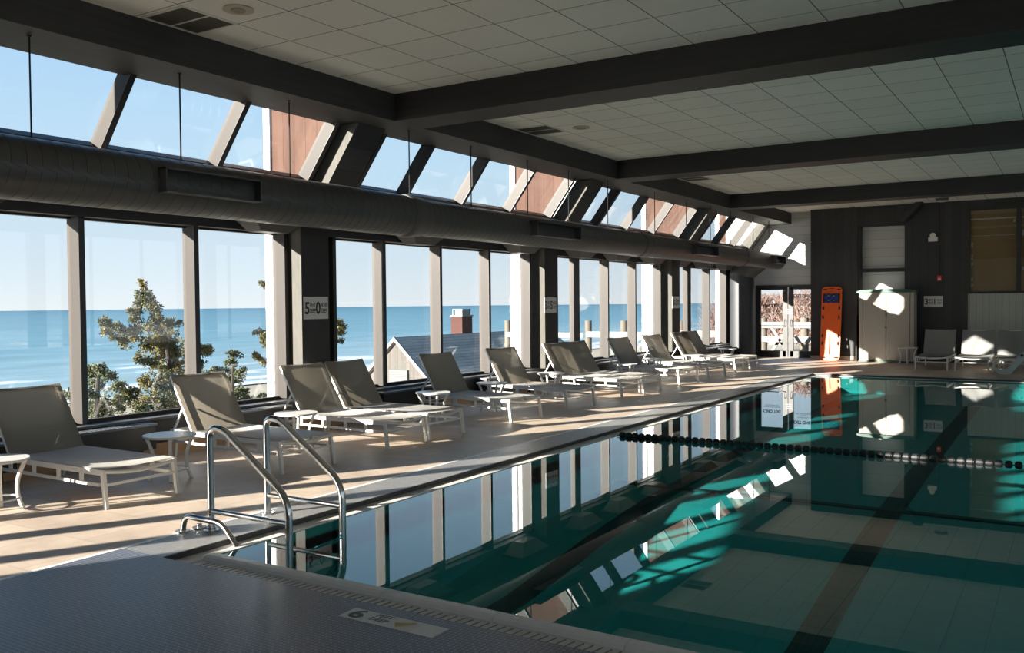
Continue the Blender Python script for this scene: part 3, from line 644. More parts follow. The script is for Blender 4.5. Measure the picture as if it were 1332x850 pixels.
# ------------------------------------------------------------------ sun loungers
def lounger(fabric_back, fabric_seat):
    """foot at x=0, head towards -x"""
    t = empty('sun_lounger'); W = .33; H = .285
    hx, tx, tz = -1.335, -1.70, .86
    b = mb()   # sling seat with a slight sag
    nx, ny = 10, 6; g = []
    for i in range(nx + 1):
        g.append([b.verts.new((-.02 + (hx + .02) * i / nx, -W - .010 + (2 * W + .02) * j / ny, H + .030 - .024 * math.sin(PI * j / ny) * (math.sin(PI * i / nx) * .5 + .5))) for j in range(ny + 1)])
    for i in range(nx):
        for j in range(ny): b.faces.new([g[i][j], g[i + 1][j], g[i + 1][j + 1], g[i][j + 1]])
    r = bmesh.ops.solidify(b, geom=list(b.faces), thickness=.006); obj('seat_sling', b, fabric_seat, t, True)
    b = mb(); g = []
    for i in range(nx + 1):
        f = i / nx
        g.append([b.verts.new((hx + .018 + (tx - hx) * f * 1.0 + .018 * -math.sin(PI * j / ny), -W - .012 + (2 * W + .024) * j / ny, H + .028 + (tz - H - .005) * f - .012 * math.sin(PI * j / ny))) for j in range(ny + 1)])
    for i in range(nx):
        for j in range(ny): b.faces.new([g[i][j], g[i + 1][j], g[i + 1][j + 1], g[i][j + 1]])
    bmesh.ops.solidify(b, geom=list(b.faces), thickness=.006); obj('back_sling', b, fabric_back, t, True)
    b = mb()
    for s in (-1, 1):
        bar(b, (0, s * W, H), (-1.71, s * W, H), .022, .045)
        bar(b, (-.06, s * W, H - .10), (-1.69, s * W, H - .10), .020, .024)
        for x in (-.30, -.62, -.98, -1.34, -1.60): bar(b, (x, s * W, H - .09), (x, s * W, H - .01), .018, .035)
    bar(b, (-1.71, -W, H), (-1.71, W, H), .022, .04); bar(b, (-1.69, -W, H - .10), (-1.69, W, H - .10), .02, .024)
    # bowed end rail and low rail at the foot
    pts = [(.0 - .005 * math.sin(PI * j / 8), -W + 2 * W * j / 8, H + .01 - .035 * math.sin(PI * j / 8)) for j in range(9)]
    tube(b, pts, .016, 8); bar(b, (.0, -W, H - .10), (.0, W, H - .10), .018, .02)
    obj('frame', b, M['white_metal'], t)
    b = mb()
    for s in (-1, 1):
        bar(b, (hx, s * (W - .005), H + .0), (tx, s * (W - .005), tz), .024, .026)
        bar(b, (hx - .19, s * (W - .03), H + .27), (hx - .36, s * (W - .03), H + .02), .018, .02)
    bar(b, (tx, -W, tz), (tx, W, tz), .02, .022)
    obj('back_frame', b, M['white_metal'], t)
    for x in (0.0, -1.62):
        for s in (-1, 1):
            b = mb(); p0 = Vector((x - (.012 if x == 0 else -.01), s * W, H + .02)); p1 = Vector((x + (.03 if x == 0 else -.03), s * (W + .004), 0))
            bar(b, p0, p1, .028, .036); obj('leg', b, M['white_metal'], t)
    return t
A0 = lounger(M['sling_back'], M['sling_seat'])
spots = [
 (-6.54, 4.645, 0, 'nearest white sun lounger at the left edge of the photo, taupe back raised'),
 (-6.40, 6.39, -.05, 'white sun lounger directly behind the pool ladder, second from the camera'),
 (-6.48, 8.03, -.04, 'front one of the first touching pair of loungers, right of the second side table'),
 (-6.49, 8.80, -.04, 'rear one of the first touching pair of loungers, just past the 5 FEET sign'),
 (-6.42, 10.55, -.12, 'lone white sun lounger behind the third side table, below the chimney outside'),
 (-6.44, 12.20, -.20, 'lone white sun lounger behind the fourth side table, just before the 3 FEET 5 post'),
 (-6.49, 14.20, -.16, 'front one of the pair of loungers at the 3 FEET 5 INCHES post'),
 (-6.47, 14.91, -.16, 'rear one of the pair of loungers at the 3 FEET 5 INCHES post'),
 (-6.43, 16.68, -.20, 'lone white sun lounger below the wooden fence posts seen outside'),
 (-6.50, 18.50, -.22, 'lone white sun lounger between the fence posts and the farthest sign post'),
 (-6.52, 20.30, -.20, 'front one of the farthest pair of loungers near the exit door'),
 (-6.60, 21.15, -.20, 'rear one of the farthest pair of loungers, last before the exit door')]
grp = 'sun loungers along the window wall'
for i, (x, y, a, lb) in enumerate(spots):
    o = A0 if i == 0 else copy_tree(A0)
    o.location = (x, y, 0); o.rotation_euler = (0, 0, a); tag(o, lb, 'sun lounger', grp)
G0 = lounger(M['sling_grey'], M['sling_grey'])
for i, (x, lb) in enumerate(((-2.825, 'grey sun lounger facing the pool, beside the small table at the cabinet'), (-2.0, 'middle grey sun lounger facing the pool on the far side'), (-1.24, 'grey sun lounger at the right edge on the far side, behind the pale bent arm'))):
    o = G0 if i == 0 else copy_tree(G0)
    o.location = (x, 22.5, 0); o.rotation_euler = (0, 0, -PI / 2); tag(o, lb, 'sun lounger', 'grey loungers on the far side')

# side tables
def side_table():
    t = empty('side_table')
    b = mb(); disc(b, (0, 0, .412), .235, .016, 40); disc(b, (0, 0, .402), .225, .008, 40); obj('table_top', b, M['cream_metal'], t)
    for k in range(4):
        a = PI / 4 + k * PI / 2; ca, sa = math.cos(a), math.sin(a)
        b = mb(); pts = []
        for i in range(7):
            f = i / 6; r = .205 - .065 * math.sin(PI * f * .9) * 1.0 + .0 * f
            pts.append((ca * r, sa * r, .40 * (1 - f)))
        tube(b, pts, .019, 6, flat=.8); obj('leg', b, M['white_metal'], t)
    b = mb(); pts = [(.155 * math.cos(2 * PI * k / 24), .155 * math.sin(2 * PI * k / 24), .10) for k in range(25)]
    tube(b, pts, .008, 6); obj('lower_ring', b, M['white_metal'], t)
    return t
T0 = side_table()
tabs = [(-7.20, 3.83, 'small white round table cut off at the left edge beside the nearest lounger'), (-7.12, 5.37, 'small white round table between the nearest lounger and the ladder lounger'), (-7.32, 7.16, 'small white round table between the ladder lounger and the first pair'), (-7.36, 9.72, 'small white round table between the first pair and the lone lounger by the chimney view'), (-7.45, 11.30, 'small white round table between the two lone loungers before the 3 FEET 5 post'), (-7.60, 13.36, 'small white round table just before the 3 FEET 5 INCHES post'), (-7.42, 15.95, 'small white round table after the pair at the 3 FEET 5 INCHES post'), (-7.56, 17.65, 'small white round table between the two lone loungers past the fence view'), (-7.31, 19.3, 'small white round table just before the farthest pair of loungers'), (-7.5, 22.2, 'small white round table past the farthest pair, by the big vertical duct'), (-3.58, 24.2, 'small white round table in front of the taupe cabinet')]
for i, (x, y, lb) in enumerate(tabs):
    o = T0 if i == 0 else copy_tree(T0)
    o.location = (x, y, 0); o.rotation_euler = (0, 0, .15 if i < 10 else PI / 4 + .1); tag(o, lb, 'side table', 'white side tables')
    if i == 10: o.scale = (1.05, 1.05, 1.02)

# ------------------------------------------------------------------ pool ladder
def bez(pts, r=.1, n=6):
    """round the corners of a polyline"""
    P = [Vector(p) for p in pts]; out = [P[0]]
    for i in range(1, len(P) - 1):
        a, c, d = P[i - 1], P[i], P[i + 1]; rr = min(r if not isinstance(r, (list, tuple)) else r[i - 1], (a - c).length * .49, (d - c).length * .49)
        s = c + (a - c).normalized() * rr; e = c + (d - c).normalized() * rr
        for k in range(n + 1):
            f = k / n; out.append(s * (1 - f) ** 2 + c * 2 * f * (1 - f) + e * f * f)
    out.append(P[-1]); return out
t = empty('pool_ladder', (-5.22, 4.27, 0)); tag(t, 'polished steel pool ladder with two tall looped handrails at the near corner', 'pool ladder')
def rail(dx, dy, depth=-.16):
    b = mb()
    p = bez([(dx, dy, 0), (dx, dy, .735), (dx + .14, dy, .74), (dx + .775, dy, .31), (dx + .775, dy, -.22), (dx + .52, dy, -.52)], [.16, .12, .14, .10], 8)
    tube(b, p, .0255, 14); o = obj('handrail', b, M['steel'], t, True)
    b = mb(); disc(b, (dx, dy, .006), .055, .012, 24); disc(b, (dx, dy, .02), .034, .02, 20); obj('flange', b, M['steel'], o, True)
    b = mb(); tube(b, [(dx, dy, .145), (dx + .775, dy, .145)], .019, 12); obj('brace', b, M['steel'], o, True)
rail(0, 0); rail(-.06, .58)
b = mb(); tube(b, [(.775, 0, -.09), (.715, .58, -.09)], .017, 10); obj('tread', b, M['steel'], t, True)
b = mb(); tube(b, [(.73, 0, -.34), (.67, .58, -.34)], .017, 10); obj('tread', b, M['steel'], t, True)
t = empty('grab_rail', (-5.38, 4.15, 0)); tag(t, 'low bent steel grab tube on the mosaic beside the pool ladder', 'grab rail')
b = mb(); tube(b, bez([(0, 0, 0), (.03, .0, .12), (.40, 0.02, .105), (.52, 0.03, -.04)], [.06, .08], 6), .021, 12); obj('tube', b, M['steel'], t, True)
b = mb(); disc(b, (0, 0, .006), .052, .012, 24); disc(b, (.02, .13, .006), .05, .012, 24); disc(b, (.02, .13, .02), .02, .03, 16); obj('flange', b, M['steel'], t, True)

# ------------------------------------------------------------------ float rope across the pool
t = empty('float_rope', (XL + gw, 10.08, 0)); tag(t, 'black float rope stretched across the pool water', 'lane rope')
b = mb(); tube(b, [(0.01, 0, -.03), (XR - XL - 2 * gw - .01, 0, -.03)], .006, 6); obj('cord', b, M['black'], t)
b = mb(); disc(b, (0, 0, 0), .038, .044, 16, 'X', r2=.038); disc(b, (-.027, 0, 0), .028, .012, 14, 'X'); disc(b, (.027, 0, 0), .028, .012, 14, 'X')
f0 = obj('float', b, M['black'], t, True); f0.location = (.08, 0, -.026)
n = int((XR - XL - 2 * gw - .1) / .085)
for k in range(1, min(n, 95)):
    c = f0.copy(); COL.objects.link(c); c.location = (.08 + k * .085, 0, -.026); c.parent = t
b = mb()
for k in range(95, n): disc(b, (.08 + k * .085, 0, -.026), .034, .05, 12, 'X')
c = obj('float_row', b, M['black'], t); c['kind'] = 'stuff'

# ------------------------------------------------------------------ storage cabinet
t = empty('storage_cabinet', (-4.19, 25.1, 0)); tag(t, 'tall taupe plastic two-door cabinet with dark green lid at the end wall', 'cabinet')
cw = .665; CF = -.24
b = mb(); box(b, -cw, cw, CF + .03, .27, .04, 1.82, bev=.01); obj('body', b, M['taupe'], t)
b = mb(); prism(b, [(-cw - .05, 1.80), (cw + .05, 1.80), (cw + .05, 1.85), (cw - .25, 1.885), (-.1, 1.90), (-cw + .05, 1.875), (-cw - .05, 1.84)], 1, CF - .04, .28); obj('lid', b, M['green_lid'], t)
b = mb(); box(b, -cw - .01, cw + .01, CF - .01, .28, 0, .045, bev=.005); obj('base', b, M['green_lid'], t)
for s, (xa, xb) in ((0, (-cw + .10, -.006)), (1, (.006, cw - .10))):
    b = mb(); box(b, xa, xb, CF, CF + .03, .06, 1.79, bev=.006)
    for z in (.92, 1.22, 1.50): box(b, xa + .02, xb - .02, CF - .004, CF, z, z + .006)
    d = obj('door', b, M['taupe'], t)
    b = mb(); box(b, (-.03 if s == 0 else .008), (-.008 if s == 0 else .03), CF - .03, CF, .885, .91); obj('latch', b, M['steel'], d)
b = mb(); box(b, -.012, .012, CF - .02, CF, 1.20, 1.38); obj('handle', b, M['black'], t)
for s in (-1, 1):
    b = mb(); box(b, min(s * cw, s * (cw - .09)), max(s * cw, s * (cw - .09)), CF + .005, CF + .03, .06, 1.79, bev=.004); obj('corner_post', b, M['taupe'], t)
b = mb(); box(b, -4.955, -4.93, 24.95, 25.38, 0, 1.2, bev=.003); tag(obj('folded_board', b, M['black']), 'thin black board standing between the orange stretcher and the cabinet', 'board')

# ------------------------------------------------------------------ orange spine board leaning on the wall
t = empty('spine_board', (-5.63, 25.02, 0)); t.rotation_euler = (math.radians(-8.5), 0, math.radians(0)); tag(t, 'orange rescue backboard with blue head block leaning on the dark wall', 'backboard')
Wb, Hb = .53, 2.0
b = mb()
outer = rounded(Wb, Hb, .11, 6, 0, Hb / 2)
o_ = [b.verts.new((x * (1 if y > .5 else .96 + .04 * y / .5), -.03, y)) for x, y in outer]
def add_hole(c, w, h, rr):
    vs = [b.verts.new((x, -.03, y)) for x, y in rounded(w, h, rr, 3, c[0], c[1])]; return vs
loops = [o_]; holes = []
for z in (.46, .66, 1.17, 1.42):
    for s in (-1, 1): holes.append(((s * .205, z), .045, .095, .02))
holes += [((-.17, .075), .12, .035, .016), ((.17, .075), .12, .035, .016), ((-.18, 1.925), .10, .035, .016), ((.18, 1.925), .10, .035, .016), ((0, 1.955), .12, .022, .01), ((-.01, .42), .032, .52, .015)]
edges = []
for i in range(len(o_)): edges.append(b.edges.new((o_[i], o_[(i + 1) % len(o_)])))
for h in holes:
    vs = add_hole(*h)
    for i in range(len(vs)): edges.append(b.edges.new((vs[i], vs[(i + 1) % len(vs)])))
bmesh.ops.triangle_fill(b, use_beauty=True, use_dissolve=False, edges=edges)
r = bmesh.ops.extrude_face_region(b, geom=list(b.faces))
for v in [g for g in r['geom'] if isinstance(g, bmesh.types.BMVert)]: v.co.y += .045
obj('board', b, M['orange'], t)
b = mb(); box(b, -.20, .20, -.085, -.03, 1.56, 1.79, bev=.012); hb = obj('head_block', b, M['blue'], t)
b = mb(); box(b, -.21, .21, -.09, -.028, 1.60, 1.625); box(b, -.21, .21, -.09, -.028, 1.73, 1.755); box(b, -.085, -.055, -.095, -.03, 1.55, 1.80); box(b, .055, .085, -.095, -.03, 1.55, 1.80); box(b, -.21, -.17, -.088, -.03, 1.55, 1.8); box(b, .17, .21, -.088, -.03, 1.55, 1.8); obj('strap', b, M['black'], hb)
b = mb(); box(b, -.09, -.05, -.10, -.094, 1.61, 1.63); box(b, .05, .09, -.10, -.094, 1.61, 1.63); box(b, -.09, -.05, -.10, -.094, 1.73, 1.75); box(b, .05, .09, -.10, -.094, 1.73, 1.75); obj('buckle', b, M['paleblue'], hb)
for z in (.46, .66, 1.17, 1.42):
    for s in (-1, 1):
        b = mb(); tube(b, [(s * .205, -.035, z - .05), (s * .222, -.05, z), (s * .205, -.035, z + .05)], .012, 6); obj('grip', b, M['black'], t)

# ------------------------------------------------------------------ pale bent arm by the right edge
t = empty('pool_lift_arm', (-1.15, 21.9, 0)); tag(t, 'pale blue-grey bent flat arm resting on the deck at the right edge', 'lift arm')
b = mb(); prism(b, [(-.42, .12), (-.25, .02), (-.05, .02), (.20, .34), (.9, .40), (.9, .52), (.15, .50), (-.12, .14), (-.25, .12), (-.40, .17)], 1, -.05, .05)
o = obj('arm', b, M['paleblue'], t); o.location = (0, 0, -.02)
b = mb(); disc(b, (.16, -.055, .41), .03, .02, 16, 'Y'); obj('pivot', b, M['black'], t)
b = mb(); box(b, .75, .92, -.12, .12, 0, .42); box(b, .70, .98, -.18, .18, 0, .03); obj('base', b, M['paleblue'], t)

# ------------------------------------------------------------------ outside: fin walls, terrain, sea, cottage, fence, trees
fl_ = {2.3: 'white exterior fin wall left of the first window in view', 8.4: 'white and pink exterior fin wall behind the nearest sign post', 14.5: 'white and pink exterior fin wall behind the second sign post', 20.6: 'white and pink exterior fin wall behind the farthest sign post', 26.6: 'white exterior fin wall beyond the last window at the far corner'}
for c, lb in fl_.items():
    t = empty('fin_wall', (-8.8, c + .05, 0)); tag(t, lb, 'fin wall')
    yy = 0
    if c > 26: t.location.y = YD + .1
    b = mb(); box(b, -.22, .0, 0, .35, -3.5, 3.05); obj('white_panel', b, M['white_panel'], t)
    b = mb(); box(b, -.22, -.0, .0, .35, 3.05, 6.2); prism(b, [(.0, 3.05), (.58, 3.12), (1.35, 4.14), (1.35, 6.2), (.0, 6.2)], 1, 0, .35); obj('siding', b, M['pink_board'], t)
    b = mb(); box(b, -.33, -.22, -.03, .38, -3.5, 6.2); obj('corner_trim', b, M['white_panel'], t)

# dune and beach
b = mb(); nx, ny = 60, 50; g = []
for i in range(nx + 1):
    f = i / nx; x = -8.9 - (200) * f ** 1.6; row = []
    for j in range(ny + 1):
        y = -120 + 420 * j / ny
        base = -3.4 - 10.8 * min(1, max(0, (-x - 14) / 118)) ** .9
        if -x > 60: base += 0
        n_ = (math.sin(x * .21 + y * .13) + math.sin(x * .11 - y * .23)) * .35 * min(1, max(0, (-x - 12) / 20)) * max(0, 1 - (-x - 9) / 150)
        row.append(b.verts.new((x, y, base + n_)))
    g.append(row)
for i in range(nx):
    for j in range(ny): b.faces.new([g[i][j], g[i][j + 1], g[i + 1][j + 1], g[i + 1][j]])
o = obj('dune_ground', b, M['sand'], smooth=True); tag(o, 'sandy dune falling to the beach outside the windows', 'dune', kind='structure')
b = mb(); box(b, -9.2, 30, YD + .15, 60, -.5, -.14); o = obj('terrace_ground', b, M['sand']); tag(o, 'sunlit ground outside the exit door', 'ground', kind='structure')
b = mb()
vs = [b.verts.new((-140, -7000, -14)), b.verts.new((-140, 9000, -14)), b.verts.new((-5600, 9000, -14)), b.verts.new((-5600, -7000, -14))]; b.faces.new(vs)
vs = [b.verts.new((-140, 400, -14.01)), b.verts.new((3000, 400, -14.01)), b.verts.new((3000, 9000, -14.01)), b.verts.new((-140, 9000, -14.01))]
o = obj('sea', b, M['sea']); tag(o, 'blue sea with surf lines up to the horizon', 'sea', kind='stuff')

# cottage
t = empty('cottage', (-32.1, 38.9, 0)); tag(t, 'weathered cottage with steep shingled roof and brick chimney, outside', 'house')
b = mb(); prism(b, [(0, -.35), (4.2, -4.4), (4.2, -9), (-4.2, -9), (-4.2, -4.4)], 1, .15, 17.5); obj('wall', b, M['cottage'], t)
b = mb()
prism(b, [(0, -.2), (0, -.45), (4.5, -4.75), (4.5, -4.5)], 1, .05, 17.7); prism(b, [(0, -.2), (-4.5, -4.5), (-4.5, -4.75), (0, -.45)], 1, .05, 17.7); obj('roof', b, M['shingle'], t)
b = mb()
prism(b, [(0, -.17), (0, -.42), (4.55, -4.75), (4.55, -4.5)], 1, -.06, .05); prism(b, [(0, -.17), (-4.55, -4.5), (-4.55, -4.75), (0, -.42)], 1, -.06, .05); obj('barge_board', b, M['out_white'], t)
b = mb(); box(b, .25 - .7, 1.05 - .7 + .5, .04, .16, -5, -2.0); obj('shutter', b, M['louvre'], t)
b = mb(); box(b, -.9, -.05, 6.6, 7.7, -1.8, .85); ch = obj('chimney', b, M['brick'], t)
b = mb(); box(b, -.95, 0, 6.55, 7.75, .85, .93); box(b, -.85, -.10, 6.7, 7.6, 1.25, 1.31)
for (x, y) in ((-.82, 6.72), (-.14, 6.72), (-.82, 7.56), (-.14, 7.56)): box(b, x - .03, x + .03, y - .03, y + .03, .93, 1.25)
box(b, -.78, -.16, 6.8, 7.5, .93, 1.22); obj('flue_cap', b, M['copper'], ch)
b = mb(); prism(b, [(4.2, -4.1), (10.5, -5.0), (10.5, -5.3), (4.2, -4.4)], 1, 7, 17); box(b, 4.2, 10.2, 7.3, 16.5, -9, -5.2); obj('porch_roof', b, M['out_white'], t)

# fence of round posts and white boards beyond the end of the building
t = empty('post_fence', (0, 30, 0)); tag(t, 'outdoor fence of round bleached posts and white boards past the building', 'fence')
for x in (-19.0, -17.2, -15.45, -14.0, -11.8, -10.2, -8.9, -7.55, -6.2, -4.9):
    b = mb(); tube(b, [(x, 0, -.6 if x > -9 else -3.6), (x, 0, .95 if x < -9 else 1.05)], .13, 14); obj('post', b, M['wood_post'], t, True)
b = mb(); box(b, -15.45, -13.2, -.18, -.13, .33, .55); box(b, -9.2, -3.5, -.18, -.13, .25, .45); box(b, -9.2, -3.5, -.18, -.13, .72, .92); obj('white_rail', b, M['out_white'], t)
b = mb(); box(b, -13.0, -9.4, -.18, -.13, .38, .62); box(b, -19, -15.6, -.18, -.13, .3, .5); obj('grey_rail', b, M['hopper'], t)
b = mb()
for x0_ in (-8.4, -6.9, -5.6):
    bar(b, (x0_, -.5, -.14), (x0_ + .6, -.5, .7), .05, .09); bar(b, (x0_ + .7, -.5, -.14), (x0_ + .1, -.5, .75), .05, .09); bar(b, (x0_, -.5, .25), (x0_ + .75, -.5, .25), .05, .09)
o = obj('deck_chair', b, M['hopper']); o.location = (0, 29.4, 0); tag(o, 'grey outdoor chairs seen through the exit door glass', 'outdoor seating', kind='stuff')
# dry bushes beyond the exit door
def twiggy(x, y, z, r, h, lb, n=900):
    b = mb()
    for _ in range(n):
        a = random.random() * 2 * PI; rr = r * math.sqrt(random.random()); p = Vector((rr * math.cos(a) * .5, rr * math.sin(a) * .5, random.random() * h * .4))
        d = Vector((random.uniform(-1, 1), random.uniform(-1, 1), .2 + random.random())).normalized() * h * (.15 + .3 * random.random()); p.z = random.random() * h * .85
        s = Vector((random.uniform(-1, 1), random.uniform(-1, 1), 0)).normalized() * .02
        q = p + d; q.z = min(q.z, h)
        v = [b.verts.new(p - s), b.verts.new(p + s), b.verts.new(q + s * .4), b.verts.new(q - s * .4)]
        w_ = Vector((s.y, -s.x, 0)); v2 = [b.verts.new(p + w_), b.verts.new(q + w_ * .3)]
        b.faces.new([v[0], v[1], v[2], v[3]]); b.faces.new([v[0], v2[0], v2[1], v[3]]); b.faces.new([v2[0], v[1], v[2], v2[1]])
    o = obj('dry_bush', b, M['twig']); o.location = (x, y, z); tag(o, lb, 'bush')
for i, (x, y, r, h) in enumerate(((-12.5, 36.5, 1.6, 1.7), (-10.8, 37.0, 1.7, 2.1), (-9.0, 36.2, 1.7, 2.2), (-7.2, 36.6, 1.7, 2.4), (-5.4, 36.4, 1.7, 2.4))):
    twiggy(x, y, -.15, r, h, 'dry russet bush outside, ' + ('leftmost, mostly hidden by the far window corner', 'behind the left edge of the left door leaf', 'filling the left glass of the exit door', 'behind the middle of the exit door', 'filling the right glass of the exit door')[i])
b = mb(); box(b, -14.6, -3, 44, 50, -.3, 1.72); prism(b, [(43.8, 1.72), (50.2, 1.72), (47, 1.95)], 0, -14.8, -2.8)
tag(obj('white_building', b, M['out_white']), 'low white building behind the bushes seen through the exit door', 'building')

# cedar trees outside the first windows
def clump(b, c, r):
    """one tuft of short needle sprays"""
    for _ in range(22):
        d = Vector((random.gauss(0, 1), random.gauss(0, 1), random.gauss(.25, 1))).normalized()
        p = c + d * r * random.uniform(.25, 1.0)
        k = random.uniform(.26, .46) * r
        u = Vector((random.gauss(0, 1), random.gauss(0, 1), random.gauss(0, 1))); u = (u - d * u.dot(d)).normalized(); w = d.cross(u)
        a_ = [b.verts.new(p + u * k * .6), b.verts.new(p + (-.5 * u + .87 * w) * k * .6), b.verts.new(p + (-.5 * u - .87 * w) * k * .6), b.verts.new(p + d * k), b.verts.new(p - d * k * .6)]
        for i in range(3):
            b.faces.new([a_[i], a_[(i + 1) % 3], a_[3]]); b.faces.new([a_[(i + 1) % 3], a_[i], a_[4]])
def tree(name, lb, trunk, limbs, mat, dens=1.0):
    """trunk: base point and top point; limbs: list of (polyline, r0, r1)"""
    base = Vector(trunk[0]); t = empty(name, base); tag(t, lb, 'tree')
    bt = mb(); tube(bt, [Vector(p) - base for p in trunk], [.07 * (1 - .7 * i / (len(trunk) - 1)) for i in range(len(trunk))], 8)
    bf = mb()
    for pl, r0, r1 in limbs:
        pl = [Vector(p) for p in pl]
        tube(bt, [p - base for p in pl], [.035 * (1 - .6 * i / max(1, len(pl) - 1)) for i in range(len(pl))], 6)
        L = sum((q - p).length for p, q in zip(pl, pl[1:]))
        n = int(L / .05 * dens * (1 + (r0 + r1) * 8.0)) + 10
        for _ in range(n):
            f = random.random() * (len(pl) - 1); i = min(int(f), len(pl) - 2); c = pl[i].lerp(pl[i + 1], f - i)
            R = r0 + (r1 - r0) * f / (len(pl) - 1)
            off = Vector((random.gauss(0, 1), random.gauss(0, 1), random.gauss(0, .8))).normalized() * R * random.random() ** .5
            clump(bf, c + off - base, random.uniform(.045, .085))
    obj('trunk', bt, M['bark'], t, True); obj('foliage', bf, mat, t)
TREES = []
#TREEDATA
TREES.append(('tall olive cedar with a pointed tip outside the first full window', [(-15.0, 11.32, -2.61), (-15.0, 11.31, -0.84), (-15.0, 11.38, 0.22), (-15.0, 11.27, 0.93), (-15.0, 11.08, 1.53), (-15.0, 10.81, 1.98)], [
  ([(-15.12, 10.82, 2.12), (-15.12, 10.89, 1.95), (-15.12, 10.93, 1.81)], 0.03, 0.09),
  ([(-14.82, 10.64, 1.88), (-14.82, 10.73, 1.71)], 0.13, 0.16),
  ([(-14.77, 10.7, 1.71), (-14.77, 10.91, 1.5)], 0.16, 0.11),
  ([(-15.09, 10.87, 1.67), (-15.09, 10.72, 1.71)], 0.11, 0.09),
  ([(-15.33, 11.32, 1.5), (-15.33, 11.24, 1.28)], 0.11, 0.15),
  ([(-15.48, 10.83, 1.54), (-15.48, 10.99, 1.5), (-15.48, 11.1, 1.29)], 0.05, 0.13),
  ([(-15.21, 10.72, 1.47), (-15.21, 10.75, 1.09)], 0.07, 0.11),
  ([(-15.46, 10.2, 1.34), (-15.46, 10.42, 1.27)], 0.05, 0.11),
  ([(-15.36, 10.36, 1.24), (-15.36, 10.66, 1.14), (-15.36, 10.93, 1.01)], 0.11, 0.20),
  ([(-14.96, 9.94, 1.18), (-14.96, 10.16, 1.05), (-14.96, 10.41, 0.9)], 0.05, 0.15),
  ([(-15.02, 11.05, 1.29), (-15.02, 11.37, 1.25), (-15.02, 11.6, 1.28)], 0.13, 0.05),
  ([(-14.65, 10.62, 1.2), (-14.65, 10.89, 1.12)], 0.15, 0.16),
  ([(-15.38, 11.26, 1.0), (-15.38, 11.76, 0.91)], 0.22, 0.26),
  ([(-15.42, 11.09, 0.86), (-15.42, 11.71, 0.76)], 0.22, 0.29),
  ([(-15.37, 11.42, 0.67), (-15.37, 12.01, 0.6)], 0.22, 0.29),
  ([(-15.09, 10.69, 0.65), (-15.09, 10.92, 0.53), (-15.09, 11.2, 0.51)], 0.05, 0.15),
  ([(-15.36, 11.45, 0.42), (-15.36, 12.0, 0.31)], 0.22, 0.29),
  ([(-14.72, 10.85, 0.27), (-14.72, 11.41, 0.16)], 0.22, 0.33),
  ([(-14.92, 10.71, 0.14), (-14.92, 11.39, -0.06)], 0.22, 0.33),
  ([(-14.5, 10.48, -0.1), (-14.5, 11.23, -0.24)], 0.26, 0.29),
  ([(-15.22, 10.61, 0.1), (-15.22, 10.65, -0.15)], 0.13, 0.18),
  ([(-14.54, 10.25, -0.21), (-14.54, 10.7, -0.39)], 0.18, 0.26),
  ([(-15.17, 10.39, 0.09), (-15.17, 10.57, -0.2)], 0.07, 0.18),
  ([(-14.72, 10.46, 0.27), (-14.72, 10.61, 0.22)], 0.05, 0.07),
  ([(-14.66, 11.46, 0.86), (-14.66, 11.85, 0.77), (-14.66, 12.07, 0.8)], 0.18, 0.07),
  ([(-15.21, 12.24, 0.63), (-15.21, 12.51, 0.69)], 0.09, 0.08),
  ([(-15.18, 12.04, 0.46), (-15.18, 12.26, 0.45)], 0.18, 0.09),
  ([(-15.49, 12.46, 0.27), (-15.49, 12.48, -0.03)], 0.07, 0.07),
  ([(-14.85, 11.0, -0.61), (-14.85, 11.75, -0.74)], 0.44, 0.44),
  ([(-15.0, 10.44, -0.59), (-15.0, 11.11, -0.81)], 0.36, 0.44),
], M['cedar']))
TREES.append(('loose grey-green cedar below the pane boundary at the far left', [(-14.0, 9.0, -2.0), (-14.0, 9.1, -0.49), (-14.0, 9.14, 0.12), (-14.0, 9.17, 0.42), (-14.0, 9.19, 0.59)], [
  ([(-13.77, 8.87, 0.6), (-13.77, 8.9, 0.45)], 0.04, 0.09),
  ([(-13.59, 8.92, 0.63), (-13.59, 8.93, 0.48)], 0.07, 0.13),
  ([(-14.46, 9.52, 0.41), (-14.46, 9.77, 0.36)], 0.11, 0.08),
  ([(-14.5, 9.37, 0.33), (-14.5, 9.61, 0.24)], 0.13, 0.15),
  ([(-13.51, 8.67, 0.24), (-13.51, 8.79, 0.17)], 0.13, 0.15),
  ([(-14.18, 9.19, 0.01), (-14.18, 9.43, -0.1)], 0.18, 0.18),
  ([(-14.3, 9.3, -0.19), (-14.3, 9.61, -0.32)], 0.22, 0.18),
  ([(-14.0, 9.42, 0.22), (-14.0, 9.59, 0.23)], 0.09, 0.07),
  ([(-13.95, 9.48, 0.09), (-13.95, 9.51, -0.19)], 0.08, 0.11),
  ([(-13.76, 8.58, 0.21), (-13.76, 8.63, -0.12)], 0.15, 0.22),
  ([(-13.89, 8.73, 0.58), (-13.89, 8.79, 0.33)], 0.04, 0.09),
  ([(-13.96, 9.2, -0.38), (-13.96, 8.62, -0.37)], 0.33, 0.33),
], M['cedar2']))
